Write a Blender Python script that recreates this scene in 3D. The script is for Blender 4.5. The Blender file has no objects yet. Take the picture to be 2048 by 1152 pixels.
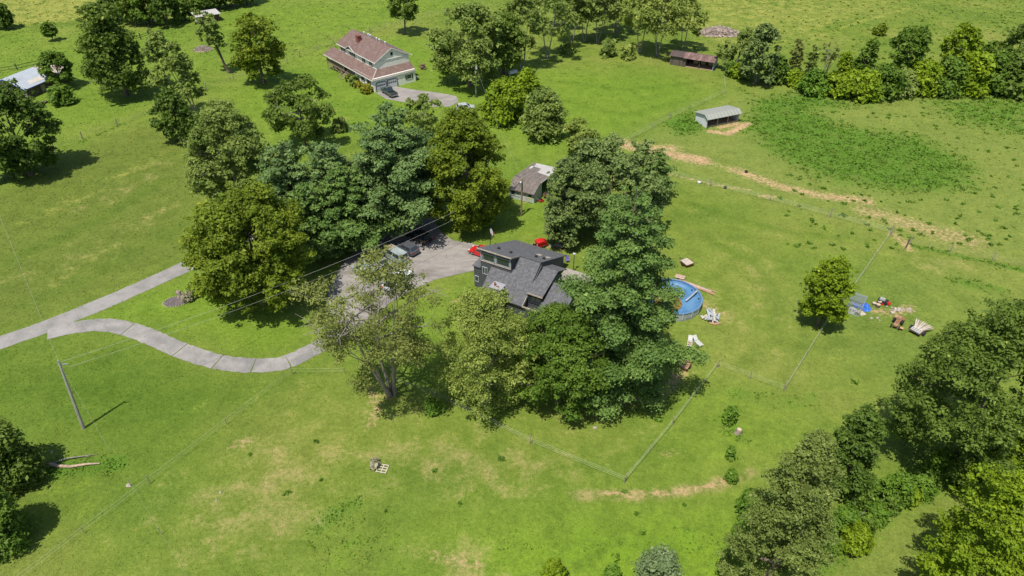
import bpy, math, random
import numpy as np
from mathutils import Vector, Matrix

random.seed(7)
rng = np.random.default_rng(11)
R = math.radians
sc = bpy.context.scene
col = sc.collection

# ------------------------------------------------------------------ camera, sky, sun, exposure
FPX, PITCH, CAMH = 1400.0, R(36.5), 64.0            # focal length in pixels of a 2048 px wide frame
cam_d = bpy.data.cameras.new('camera')
cam_d.sensor_width = 36.0
cam_d.lens = FPX / 2048 * 36.0
cam_d.clip_start, cam_d.clip_end = 0.5, 8000
cam = bpy.data.objects.new('camera', cam_d)
cam.location = (0, 0, CAMH)
cam.rotation_euler = (R(90) - PITCH, 0, 0)
col.objects.link(cam)
sc.camera = cam

SUN_EL, SHADOW_AZ = R(66.5), R(31.2)
w = bpy.data.worlds.new('World'); sc.world = w; w.use_nodes = True
wn = w.node_tree.nodes
sky = wn.new('ShaderNodeTexSky'); sky.sky_type = 'NISHITA'; sky.sun_disc = False
sky.sun_elevation = SUN_EL; sky.sun_rotation = math.pi + SHADOW_AZ
w.node_tree.links.new(sky.outputs[0], wn['Background'].inputs[0])
wn['Background'].inputs[1].default_value = 0.10
sun_d = bpy.data.lights.new('sun', 'SUN'); sun_d.energy = 4.0; sun_d.angle = R(0.6); sun_d.color = (1, .95, .87)
sun = bpy.data.objects.new('sun', sun_d)
sdir = Vector((math.cos(SUN_EL)*math.sin(SHADOW_AZ), math.cos(SUN_EL)*math.cos(SHADOW_AZ), -math.sin(SUN_EL)))
sun.rotation_euler = sdir.to_track_quat('-Z', 'Y').to_euler()
sun.location = (-40, -40, 120)
col.objects.link(sun)
sc.view_settings.view_transform = 'Standard'
sc.view_settings.look = 'None'
sc.view_settings.exposure = 0.48
sc.view_settings.gamma = 1.0
sc.cycles.max_bounces = 6
sc.cycles.diffuse_bounces = 3
sc.cycles.transparent_max_bounces = 8

# ------------------------------------------------------------------ terrain and placing
CP, SP = math.cos(PITCH), math.sin(PITCH)
def hgt(x, y):
    """terrain height; works on floats and arrays"""
    x = np.asarray(x, float); y = np.asarray(y, float)
    h = .28*np.sin(x/23+1.2)*np.cos(y/27+.4) + .16*np.sin(x/11-y/15)
    h = h - 1.9*np.exp(-((x+56)**2+(y-192)**2)/(2*8.5**2))          # the bank below the far house's porch
    h = h * np.clip((np.hypot(x, y-120) < 600)*1.0, 0, 1)
    return h
def at(px, py, z=0.0):
    """the place on the ground (plus z) that the photograph shows at pixel px, py"""
    cx, cy = (px-1024)/FPX, (576-py)/FPX
    d = (cx, CP+cy*SP, -SP+cy*CP)
    zz = z
    for _ in range(12):
        t = (zz-CAMH)/d[2]
        x, y = d[0]*t, d[1]*t
        zz = z + float(hgt(x, y))
    return Vector((x, y, zz))
def pxm(p):
    """pixels per metre at a point"""
    return FPX/(p[1]*CP + (CAMH-p[2])*SP)
def proj(p):
    v = (p[0], p[1], p[2]-CAMH)
    Z = v[1]*CP - v[2]*SP
    return 1024+FPX*v[0]/Z, 576-FPX*(v[1]*SP+v[2]*CP)/Z
def rise(p, ty):
    """height above p of the point that shows at pixel row ty"""
    lo, hi = 0., 60.
    for _ in range(40):
        m = (lo+hi)/2
        if proj((p[0], p[1], p[2]+m))[1] > ty: lo = m
        else: hi = m
    return lo

# ------------------------------------------------------------------ objects
def prop(o, label=None, cat=None, group=None, kind=None):
    if label: o['label'] = label
    if cat: o['category'] = cat
    if group: o['group'] = group
    if kind: o['kind'] = kind
    return o
def empty(name, loc, rz=0., label=None, cat=None, group=None):
    o = bpy.data.objects.new(name, None)
    o.location = loc; o.rotation_euler = (0, 0, rz); o.empty_display_size = .3
    col.objects.link(o)
    return prop(o, label, cat, group)
def link(name, me, m=None, parent=None):
    o = bpy.data.objects.new(name, me)
    if m is not None and len(me.materials) == 0: me.materials.append(m)
    col.objects.link(o)
    if parent is not None: o.parent = parent
    return o
class MB:
    """collects shapes, then builds one mesh object"""
    def __init__(s): s.v = []; s.f = []
    def add(s, vs, fs):
        n = len(s.v); s.v += [tuple(v) for v in vs]; s.f += [tuple(n+i for i in f) for f in fs]; return s
    def box(s, x0, x1, y0, y1, z0, z1, top=0.):
        t = top
        return s.add([(x0,y0,z0),(x1,y0,z0),(x1,y1,z0),(x0,y1,z0),(x0+t,y0+t,z1),(x1-t,y0+t,z1),(x1-t,y1-t,z1),(x0+t,y1-t,z1)],
                     [(3,2,1,0),(4,5,6,7),(0,1,5,4),(1,2,6,5),(2,3,7,6),(3,0,4,7)])
    def bar(s, a, b, wx, wz, up=(0,0,1)):
        a, b = Vector(a), Vector(b); d = (b-a).normalized(); u = Vector(up)
        if abs(d.dot(u)) > .98: u = Vector((1,0,0))
        r = d.cross(u).normalized(); u = r.cross(d)
        vs = []
        for p in (a, b):
            for i, j in ((-1,-1),(1,-1),(1,1),(-1,1)): vs.append(p + r*(wx/2*i) + u*(wz/2*j))
        return s.add(vs, [(3,2,1,0),(4,5,6,7),(0,1,5,4),(1,2,6,5),(2,3,7,6),(3,0,4,7)])
    def tube(s, pts, rad, n=6):
        pts = [Vector(p) for p in pts]
        if not hasattr(rad, '__len__'): rad = [rad]*len(pts)
        base = len(s.v)
        for i, p in enumerate(pts):
            d = (pts[min(i+1, len(pts)-1)] - pts[max(i-1, 0)])
            d = d.normalized() if d.length > 1e-9 else Vector((0,0,1))
            u = Vector((1,0,0)) if abs(d.x) < .9 else Vector((0,1,0))
            a = d.cross(u).normalized(); b = d.cross(a)
            for k in range(n):
                t = 2*math.pi*k/n
                s.v.append(tuple(p + a*(rad[i]*math.cos(t)) + b*(rad[i]*math.sin(t))))
        for i in range(len(pts)-1):
            for k in range(n):
                A = base+i*n+k; B = base+i*n+(k+1) % n
                s.f.append((A, B, B+n, A+n))
        s.f.append(tuple(base+k for k in range(n-1, -1, -1)))
        s.f.append(tuple(base+(len(pts)-1)*n+k for k in range(n)))
        return s
    def prism(s, poly, y0, y1, axis='y'):
        """polygon in the (x,z) plane pushed along y (or in (y,z) along x, (x,y) along z)"""
        n = len(poly)
        def m(a, b, c): return {'y': (a, c, b), 'x': (c, a, b), 'z': (a, b, c)}[axis]
        vs = [m(a, b, y0) for a, b in poly] + [m(a, b, y1) for a, b in poly]
        return s.add(vs, [tuple(range(n))[::-1], tuple(range(n, 2*n))] + [(i, (i+1) % n, n+(i+1) % n, n+i) for i in range(n)])
    def slab(s, quad, t):
        """a sheet through the corner points, t thick downwards"""
        n = len(quad)
        vs = [tuple(q) for q in quad] + [(q[0], q[1], q[2]-t) for q in quad]
        return s.add(vs, [tuple(range(n)), tuple(range(2*n-1, n-1, -1))] + [((i+1) % n, i, n+i, n+(i+1) % n) for i in range(n)])
    def build(s, name, m, parent=None, loc=None, rot=None, smooth=False):
        me = bpy.data.meshes.new(name); me.from_pydata(s.v, [], s.f)
        import bmesh
        bm = bmesh.new(); bm.from_mesh(me); bmesh.ops.recalc_face_normals(bm, faces=bm.faces); bm.to_mesh(me); bm.free()
        if smooth: me.polygons.foreach_set('use_smooth', [True]*len(me.polygons))
        o = link(name, me, m, parent)
        if loc is not None: o.location = loc
        if rot is not None: o.rotation_euler = rot
        return o
def npmesh(name, V, F, tint=None):
    """mesh from a vertex array and an array of triangles or quads, one float per face as 'tint'"""
    me = bpy.data.meshes.new(name)
    V = np.ascontiguousarray(V, np.float32); F = np.ascontiguousarray(F, np.int32)
    me.vertices.add(len(V)); me.vertices.foreach_set('co', V.ravel())
    me.loops.add(F.size); me.loops.foreach_set('vertex_index', F.ravel())
    me.polygons.add(len(F)); me.polygons.foreach_set('loop_start', np.arange(0, F.size, F.shape[1], dtype=np.int32))
    me.update(calc_edges=True)
    if tint is not None:
        a = me.attributes.new('tint', 'FLOAT', 'FACE'); a.data.foreach_set('value', np.asarray(tint, np.float32))
    return me

# ------------------------------------------------------------------ materials
def newmat(name):
    m = bpy.data.materials.new(name); m.use_nodes = True
    nt = m.node_tree; return m, nt, nt.nodes, nt.links, nt.nodes['Principled BSDF']
def ramp(nd, cols, pos=None):
    r = nd.new('ShaderNodeValToRGB'); e = r.color_ramp.elements
    while len(e) < len(cols): e.new(.5)
    for i, c in enumerate(cols):
        e[i].position = pos[i] if pos else i/(len(cols)-1); e[i].color = (*c, 1)
    return r
def noise(nd, lk, vec, scale, detail=3, rough=.55):
    n = nd.new('ShaderNodeTexNoise'); n.inputs['Scale'].default_value = scale
    n.inputs['Detail'].default_value = detail; n.inputs['Roughness'].default_value = rough
    if vec is not None: lk.new(vec, n.inputs['Vector'])
    return n
def plain(name, c, rough=.7, var=.25, scale=3., metal=0., c2=None, bump=0., spec=.3, stretch=(1,1,1), lines=None, coat=0., cracks=0.):
    """one colour with uneven wear; c2 adds stains of a second colour; lines=(axis, spacing) adds fine joints"""
    m, nt, nd, lk, b = newmat(name)
    tc = nd.new('ShaderNodeTexCoord'); mp = nd.new('ShaderNodeMapping'); mp.inputs['Scale'].default_value = stretch
    lk.new(tc.outputs['Object'], mp.inputs[0])
    n = noise(nd, lk, mp.outputs[0], scale, 5, .6)
    lo = tuple(max(0, v*(1-var)) for v in c); hi = tuple(min(1, v*(1+var)) for v in c)
    r = ramp(nd, [lo, hi], [.3, .7]); lk.new(n.outputs[0], r.inputs[0]); out = r.outputs[0]
    if c2:
        n2 = noise(nd, lk, mp.outputs[0], scale*.45, 6, .65); r2 = ramp(nd, [(0,0,0), (1,1,1)], [.48, .62]); lk.new(n2.outputs[0], r2.inputs[0])
        mx = nd.new('ShaderNodeMixRGB'); lk.new(r2.outputs[0], mx.inputs[0]); lk.new(out, mx.inputs[1]); mx.inputs[2].default_value = (*c2, 1); out = mx.outputs[0]
    if lines:
        sp = nd.new('ShaderNodeSeparateXYZ'); lk.new(tc.outputs['Object'], sp.inputs[0])
        mm = nd.new('ShaderNodeMath'); mm.operation = 'MULTIPLY'; lk.new(sp.outputs[lines[0]], mm.inputs[0]); mm.inputs[1].default_value = 1/lines[1]
        fr = nd.new('ShaderNodeMath'); fr.operation = 'FRACT'; lk.new(mm.outputs[0], fr.inputs[0])
        rl = ramp(nd, [(.55,)*3, (1,1,1), (1,1,1), (.8,)*3], [0, .15, .85, 1]); lk.new(fr.outputs[0], rl.inputs[0])
        mx = nd.new('ShaderNodeMixRGB'); mx.blend_type = 'MULTIPLY'; mx.inputs[0].default_value = 1; lk.new(out, mx.inputs[1]); lk.new(rl.outputs[0], mx.inputs[2]); out = mx.outputs[0]
    if cracks:
        wob = noise(nd, lk, tc.outputs['Object'], 1.3, 4); ad = nd.new('ShaderNodeMixRGB'); ad.blend_type = 'ADD'; ad.inputs[0].default_value = .9
        lk.new(tc.outputs['Object'], ad.inputs[1]); lk.new(wob.outputs['Color'], ad.inputs[2])
        vo = nd.new('ShaderNodeTexVoronoi'); vo.feature = 'DISTANCE_TO_EDGE'; vo.inputs['Scale'].default_value = cracks; lk.new(ad.outputs[0], vo.inputs['Vector'])
        rc_ = ramp(nd, [(.80,.80,.77), (1,1,1)], [.003, .016]); lk.new(vo.outputs['Distance'], rc_.inputs[0])
        mx = nd.new('ShaderNodeMixRGB'); mx.blend_type = 'MULTIPLY'; mx.inputs[0].default_value = 1; lk.new(out, mx.inputs[1]); lk.new(rc_.outputs[0], mx.inputs[2]); out = mx.outputs[0]
    lk.new(out, b.inputs['Base Color'])
    b.inputs['Roughness'].default_value = rough; b.inputs['Metallic'].default_value = metal
    b.inputs['Specular IOR Level'].default_value = spec
    if coat: b.inputs['Coat Weight'].default_value = coat; b.inputs['Coat Roughness'].default_value = .08
    if bump:
        bp = nd.new('ShaderNodeBump'); bp.inputs['Strength'].default_value = bump; bp.inputs['Distance'].default_value = .05
        lk.new(n.outputs[0], bp.inputs['Height']); lk.new(bp.outputs[0], b.inputs['Normal'])
    return m
def leafmat(name, dark, light, accent=None, trans=.33, rough=.55):
    m, nt, nd, lk, b = newmat(name)
    a = nd.new('ShaderNodeAttribute'); a.attribute_name = 'tint'
    cols = [dark, tuple((x+y)/2 for x, y in zip(dark, light)), light] + ([accent] if accent else [])
    r = ramp(nd, cols, [0, .45, .85, 1.0][:len(cols)] if accent else [0, .5, 1])
    lk.new(a.outputs['Fac'], r.inputs[0]); lk.new(r.outputs[0], b.inputs['Base Color'])
    b.inputs['Roughness'].default_value = rough; b.inputs['Specular IOR Level'].default_value = .14
    t = nd.new('ShaderNodeBsdfTranslucent')
    hs = nd.new('ShaderNodeMixRGB'); hs.blend_type = 'MULTIPLY'; hs.inputs[0].default_value = 1; hs.inputs[2].default_value = (1.15, 1.1, .5, 1)
    lk.new(r.outputs[0], hs.inputs[1]); lk.new(hs.outputs[0], t.inputs[0])
    mx = nd.new('ShaderNodeMixShader'); mx.inputs[0].default_value = trans
    lk.new(b.outputs[0], mx.inputs[1]); lk.new(t.outputs[0], mx.inputs[2])
    lk.new(mx.outputs[0], nd['Material Output'].inputs[0])
    return m
LEAF = {
 'oak':    leafmat('leaves_oak', (0.066,0.115,0.017), (0.192,0.270,0.043), (0.324,0.372,0.084)),
 'yellow': leafmat('leaves_yellowgreen', (0.079,0.130,0.012), (0.246,0.310,0.026), (0.444,0.456,0.048)),
 'olive':  leafmat('leaves_olive', (0.103,0.156,0.030), (0.294,0.375,0.083), (0.450,0.488,0.150)),
 'airy':   leafmat('leaves_pale_yellow_green', (0.127,0.178,0.032), (0.356,0.425,0.090), (0.529,0.564,0.172)),
 'sage':   leafmat('leaves_grey_green', (.092,.132,.028), (.260,.325,.074), (.40,.44,.15)),
 'maple':  leafmat('leaves_maple', (0.060,0.120,0.014), (0.168,0.264,0.034), (0.300,0.372,0.072)),
 'bright': leafmat('leaves_bright', (0.096,0.162,0.010), (0.270,0.372,0.019), (0.432,0.504,0.042)),
 'dark':   leafmat('leaves_dark', (0.050,0.098,0.014), (0.144,0.222,0.034), (0.252,0.312,0.060)),
 'pine':   leafmat('needles_pine', (.066,.125,.038), (.195,.285,.082), (.31,.38,.14), trans=.16),
 'pine2':  leafmat('needles_pine_green', (.058,.118,.024), (.170,.265,.056), (.28,.35,.10), trans=.16),
 'cedar':  leafmat('needles_cedar', (0.072,0.118,0.031), (0.210,0.276,0.074), (0.324,0.372,0.120), trans=.12),
 'brown':  leafmat('leaves_withered', (.115,.140,.032), (.280,.310,.080), (.44,.41,.16)),
 'silver': leafmat('leaves_silver', (.10,.16,.06), (.25,.32,.14), (.36,.42,.22)),
 'straw':  leafmat('dried_straw', (.24,.23,.14), (.46,.43,.30), (.62,.58,.45)),
 'weed':   leafmat('leaves_weed', (.072,.150,.016), (.180,.305,.034), (.28,.39,.07)),
 'flower': leafmat('petals_orange', (.12,.20,.02), (.34,.28,.03), (.62,.33,.03)),
 'pink':   leafmat('petals_pink', (.22,.24,.1), (.42,.27,.25), (.6,.4,.4)),
}
BARK = plain('bark_brown', (.16,.125,.09), .9, .4, 4, c2=(.08,.065,.05), bump=.6, stretch=(1,1,.25))
PALE = plain('bark_pale', (.25,.215,.175), .9, .3, 3, c2=(.20,.17,.14), bump=.5, stretch=(1,1,.3))
GREYWOOD = plain('dead_wood_grey', (.22,.195,.165), .9, .25, 4, bump=.4, stretch=(1,1,.3))
M = dict(
 asphalt=plain('asphalt_old', (.235,.222,.205), .92, .2, .6, c2=(.275,.257,.237), bump=.3, cracks=.32),
 concrete=plain('concrete_slab', (.262,.246,.226), .9, .22, .55, c2=(.195,.185,.175), bump=.3, cracks=.30),
 gravel=plain('worn_asphalt_parking', (.265,.243,.22), .95, .18, .5, c2=(.185,.168,.152), bump=.2, stretch=(.6,1.6,1), cracks=.28),
 shingle_red=plain('shingles_redbrown', (.158,.102,.086), .9, .2, 2.4, c2=(.20,.14,.12), bump=.3, lines=(0, .5)),
 shingle_grey=plain('shingles_charcoal', (.098,.098,.103), .9, .32, 5, c2=(.140,.140,.146), bump=.5),
 cream=plain('siding_cream', (.82,.82,.72), .7, .04, 1.2, c2=(.77,.77,.66), lines=(2, .25)),
 creamtrim=plain('trim_cream', (.72,.71,.64), .6, .06),
 greysiding=plain('siding_dark_grey', (.075,.08,.085), .8, .22, 3, stretch=(1,1,4), lines=(2, .2)),
 greytrim=plain('trim_weathered_tan', (.42,.35,.28), .8, .25, 3),
 winframe=plain('window_frame_grey', (.33,.36,.38), .6, .1),
 shutter=plain('shutter_black', (.03,.032,.04), .6, .2),
 glass=plain('window_glass', (.03,.04,.045), .06, .1, spec=.8),
 brick=plain('brick_red', (.24,.085,.06), .9, .35, 9, c2=(.16,.06,.05), lines=(2, .2)),
 white=plain('paint_white', (.62,.62,.61), .55, .05),
 offwhite=plain('paint_worn_white', (.50,.50,.47), .7, .15, 2, c2=(.38,.37,.34)),
 deckwood=plain('deck_weathered', (.31,.28,.245), .9, .22, 2, c2=(.23,.205,.18), lines=(0, .22)),
 porchwood=plain('porch_wood_brown', (.23,.17,.12), .85, .25, 3, stretch=(4,4,1)),
 barnwood=plain('barn_boards', (.13,.105,.08), .92, .4, 2.5, c2=(.07,.06,.05), stretch=(3,3,.3), lines=(0, .3)),
 barnwood_light=plain('barn_boards_grey', (.34,.28,.21), .92, .3, 2.5, c2=(.2,.16,.12), stretch=(3,3,.3), lines=(1, .3)),
 tin=plain('tin_roof_pale', (.46,.50,.53), .5, .07, .8, metal=.25, c2=(.40,.43,.45), lines=(0, .7)),
 rusttin=plain('tin_roof_rust', (.145,.082,.07), .8, .3, 1.2, c2=(.24,.17,.15), stretch=(2,.4,1), lines=(0, .6)),
 rust=plain('rust', (.23,.10,.05), .85, .4, 4, c2=(.13,.06,.04)),
 rustlight=plain('rust_pale', (.42,.25,.15), .85, .35, 4, c2=(.28,.14,.08)),
 greenroof=plain('metal_roof_greygreen', (.285,.29,.25), .6, .07, 1, lines=(0, .9)),
 shedwhite=plain('metal_wall_pale', (.62,.64,.63), .6, .08, 1, lines=(1, .5)),
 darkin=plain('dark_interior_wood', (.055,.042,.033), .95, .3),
 earth=plain('bare_earth', (.36,.25,.165), .95, .25, 2, c2=(.29,.2,.13), bump=.4),
 shedroof=plain('roll_roofing_brown', (.17,.145,.125), .9, .18, 2.5, c2=(.13,.11,.095), lines=(0, .9)),
 shedroof2=plain('roll_roofing_grey', (.40,.38,.36), .9, .15, 2),
 greenwall=plain('wall_pale_green', (.36,.42,.36), .8, .15, 1.6, c2=(.45,.47,.42), lines=(0, .6)),
 tyre=plain('tyre_rubber', (.022,.022,.024), .85, .3),
 rim=plain('wheel_rim', (.42,.43,.44), .35, .1, metal=.8),
 pole=plain('pole_wood_grey', (.36,.33,.29), .9, .3, 3, c2=(.24,.21,.18), stretch=(2,2,.2)),
 pole2=plain('pole_wood_brown', (.27,.20,.14), .9, .3, 3, stretch=(2,2,.2)),
 steel=plain('galvanised_steel', (.52,.54,.56), .45, .1, metal=.7),
 wire=plain('wire_aluminium', (.40,.39,.34), .6, .1),
 rope=plain('fence_tape_white', (.46,.48,.36), .8, .08),
 post=plain('fence_post_wood', (.29,.25,.19), .9, .35),
 postdark=plain('fence_rail_black', (.04,.04,.04), .8, .3),
 blue=plain('pool_liner_blue', (.065,.17,.32), .5, .12, 1.2, c2=(.10,.22,.36)),
 poolwall=plain('pool_wall_pale', (.46,.49,.48), .6, .18, 1.5, c2=(.34,.37,.35), lines=(2, 3.)),
 tarp=plain('tarp_blue', (.035,.14,.52), .45, .2, 3),
 lumber=plain('lumber_reddish', (.42,.24,.15), .9, .25, 3, c2=(.33,.2,.14)),
 lumbergrey=plain('lumber_grey', (.44,.38,.31), .9, .25, 3),
 vinyl=plain('vinyl_panel_white', (.36,.385,.40), .6, .15, 1.5, c2=(.27,.29,.30)),
 red=plain('plastic_red', (.46,.016,.012), .4, .1),
 redpaint=plain('car_paint_red', (.50,.018,.016), .3, .05, coat=.8),
 greypaint=plain('car_paint_grey', (.115,.12,.135), .3, .05, metal=.35, coat=.8),
 blackpaint=plain('car_paint_black', (.016,.017,.02), .25, .1, coat=.8),
 darkgreen=plain('truck_paint_dark_green', (.045,.068,.066), .3, .08, coat=.8),
 silver=plain('car_paint_silver', (.55,.57,.58), .3, .05, metal=.3, coat=.6),
 whitepaint=plain('truck_paint_white', (.72,.73,.75), .35, .04, coat=.5),
 teal=plain('faded_paint_teal', (.25,.295,.295), .85, .18, 1.5, c2=(.31,.34,.34)),
 grey=plain('faded_paint_grey', (.33,.34,.34), .75, .15, 1.5),
 lamp_red=plain('tail_lamp_red', (.42,.02,.02), .3, .1),
 lamp_clear=plain('head_lamp_clear', (.6,.6,.58), .2, .1),
 black=plain('black_plastic', (.025,.025,.027), .6, .2),
 rock=plain('rock_pale', (.34,.295,.24), .95, .25, 3, c2=(.33,.28,.23), bump=.5),
 logend=plain('log_cut_end', (.46,.36,.25), .9, .2, 5),
 mulch=plain('mulch_dark', (.10,.085,.085), .95, .4, 7, c2=(.16,.13,.12), bump=.6),
 brush=plain('brush_grey_brown', (.28,.21,.17), .95, .35, 5, c2=(.38,.31,.26)),
 gold=plain('marker_yellow', (.55,.50,.08), .6, .1),
 bluebin=plain('bin_blue', (.03,.12,.30), .5, .1),
 purple=plain('faded_purple_cloth', (.13,.10,.27), .8, .2),
 wicker=plain('bare_stump', (.30,.24,.19), .95, .3, 6, c2=(.18,.14,.11)),
)
# standing pool water: green brown
m, nt, nd, lk, b = newmat('pool_water'); tcn = nd.new('ShaderNodeTexCoord'); nn = noise(nd, lk, tcn.outputs['Object'], .8, 4)
rr = ramp(nd, [(.055,.055,.012), (.16,.11,.022), (.23,.15,.03)], [.3, .55, .75]); lk.new(nn.outputs[0], rr.inputs[0]); lk.new(rr.outputs[0], b.inputs['Base Color'])
b.inputs['Roughness'].default_value = .06; M['water'] = m

# the ground cover: real differences of grass, weeds, dry turf and earth, given as masks on the sheet
MASKS = ('olive', 'vivid', 'deep', 'lush', 'hay', 'dry', 'dirt', 'pale', 'fresh')
def ground_material(name, inst):
    m, nt, nd, lk, b = newmat(name)
    geo = nd.new('ShaderNodeNewGeometry'); pos = geo.outputs['Position']
    n1 = noise(nd, lk, pos, .045, 4); n2 = noise(nd, lk, pos, .32, 5, .62); n3 = noise(nd, lk, pos, 1.9, 5, .7); n4 = noise(nd, lk, pos, 6.5, 3, .7)
    def mix(f, a, c, mode='MIX'):
        x = nd.new('ShaderNodeMixRGB'); x.blend_type = mode
        if isinstance(f, float): x.inputs[0].default_value = f
        else: lk.new(f, x.inputs[0])
        lk.new(a, x.inputs[1])
        if isinstance(c, tuple): x.inputs[2].default_value = (*c, 1)
        else: lk.new(c, x.inputs[2])
        return x.outputs[0]
    def math_(op, a, c):
        x = nd.new('ShaderNodeMath'); x.operation = op; x.use_clamp = False
        for i, q in enumerate((a, c)):
            if isinstance(q, (int, float)): x.inputs[i].default_value = q
            else: lk.new(q, x.inputs[i])
        return x.outputs[0]
    base = ramp(nd, [(.094,.156,.020), (.146,.198,.029), (.198,.218,.046)], [.28, .5, .72]); lk.new(n1.outputs[0], base.inputs[0])
    c = base.outputs[0]
    tones = dict(olive=((.120,.160,.026), 1), vivid=((.134,.218,.020), 1), deep=((.068,.130,.011), 1), pale=((.166,.208,.042), 1),
                 fresh=((.170,.268,.018), 2), lush=((.068,.160,.014), 2), hay=((.27,.275,.06), 2), dry=((.285,.235,.10), 3), dirt=((.46,.295,.17), 4))
    for k, (tone, lev) in tones.items():
        a = nd.new('ShaderNodeAttribute'); a.attribute_name = k
        a.attribute_type = 'INSTANCER' if inst else 'GEOMETRY'
        v = a.outputs['Fac']
        if lev >= 2:
            br = {2: n2, 3: n2, 4: n3}[lev]
            v = math_('ADD', v, math_('MULTIPLY', math_('SUBTRACT', br.outputs[0], .5), 1.5))
            v = math_('ADD', v, math_('MULTIPLY', math_('SUBTRACT', n3.outputs[0], .5), .7))
            mr = nd.new('ShaderNodeMapRange'); mr.interpolation_type = 'SMOOTHSTEP'
            mr.inputs[1].default_value = .25; mr.inputs[2].default_value = 1.1 if lev == 4 else .95; lk.new(v, mr.inputs[0]); v = mr.outputs[0]
            if lev < 4: v = math_('MULTIPLY', v, .85)
        c = mix(v, c, tone)
    # turf clumps and blades: uneven growth at two scales
    r3 = ramp(nd, [(.74,.78,.71), (1,1,1), (1.20,1.16,1.14)], [.3, .52, .75]); lk.new(n3.outputs[0], r3.inputs[0])
    r2 = ramp(nd, [(.80,.84,.76), (1,1,1), (1.18,1.13,1.14)], [.3, .5, .72]); lk.new(n2.outputs[0], r2.inputs[0])
    r4 = ramp(nd, [(.78,.81,.77), (1,1,1), (1.17,1.14,1.16)], [.3, .5, .7]); lk.new(n4.outputs[0], r4.inputs[0])
    for rp in (r3, r2, r4): c = mix(1.0, c, rp.outputs[0], 'MULTIPLY')
    if inst:
        oi = nd.new('ShaderNodeObjectInfo'); ro = ramp(nd, [(.88,.92,.85), (1.16,1.12,1.1)]); lk.new(oi.outputs['Random'], ro.inputs[0]); c = mix(1.0, c, ro.outputs[0], 'MULTIPLY')
    lk.new(c, b.inputs['Base Color']); b.inputs['Roughness'].default_value = .85; b.inputs['Specular IOR Level'].default_value = .12
    if not inst:
        hh = math_('ADD', math_('MULTIPLY', n3.outputs[0], 1.), math_('MULTIPLY', n4.outputs[0], .55))
        bp = nd.new('ShaderNodeBump'); bp.inputs['Strength'].default_value = .55; bp.inputs['Distance'].default_value = .3
        lk.new(hh, bp.inputs['Height']); lk.new(bp.outputs[0], b.inputs['Normal'])
    return m
GROUND = ground_material('pasture', False)
TUFT = ground_material('grass_blades', True)

# ------------------------------------------------------------------ the ground sheet
def lines_(lo, hi, step, outer_lo, outer_hi):
    return np.array(list(outer_lo) + list(np.arange(lo, hi+.01, step)) + list(outer_hi))
gx = lines_(-192, 192, .8, (-4000,-1800,-900,-500,-320,-230), (230,320,500,900,1800,4000))
gy = lines_(28, 268, .8, (-1500,-500,-150,-40,0,18), (285,320,400,600,1000,2000,4500))
GX, GY = np.meshgrid(gx, gy)
GZ = hgt(GX, GY)
def wpoly(pts): return [at(*p).to_2d() for p in pts]
def seg_dist(X, Y, pts):
    d = np.full(X.shape, 1e9)
    for a, c in zip(pts[:-1], pts[1:]):
        ax, ay, bx, by = a[0], a[1], c[0], c[1]
        l2 = max((bx-ax)**2+(by-ay)**2, 1e-9)
        t = np.clip(((X-ax)*(bx-ax)+(Y-ay)*(by-ay))/l2, 0, 1)
        d = np.minimum(d, np.hypot(X-ax-t*(bx-ax), Y-ay-t*(by-ay)))
    return d
def inside(X, Y, pts):
    r = np.zeros(X.shape, bool); n = len(pts)
    for i in range(n):
        x0, y0 = pts[i]; x1, y1 = pts[(i+1) % n]
        c = ((y0 > Y) != (y1 > Y)) & (X < (x1-x0)*(Y-y0)/((y1-y0) or 1e-9)+x0)
        r ^= c
    return r
def area_mask(X, Y, pts_px, feather, s=1.):
    p = wpoly(pts_px); d = seg_dist(X, Y, p+[p[0]]); d = np.where(inside(X, Y, p), d, -d)
    return np.clip(.5+d/(2*feather), 0, 1)*s
def stroke_mask(X, Y, pts_px, r, s=1.):
    p = wpoly(pts_px); p = p if len(p) > 1 else p+p
    t = np.clip(1-seg_dist(X, Y, p)/r, 0, 1); return t*t*(3-2*t)*s
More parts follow.
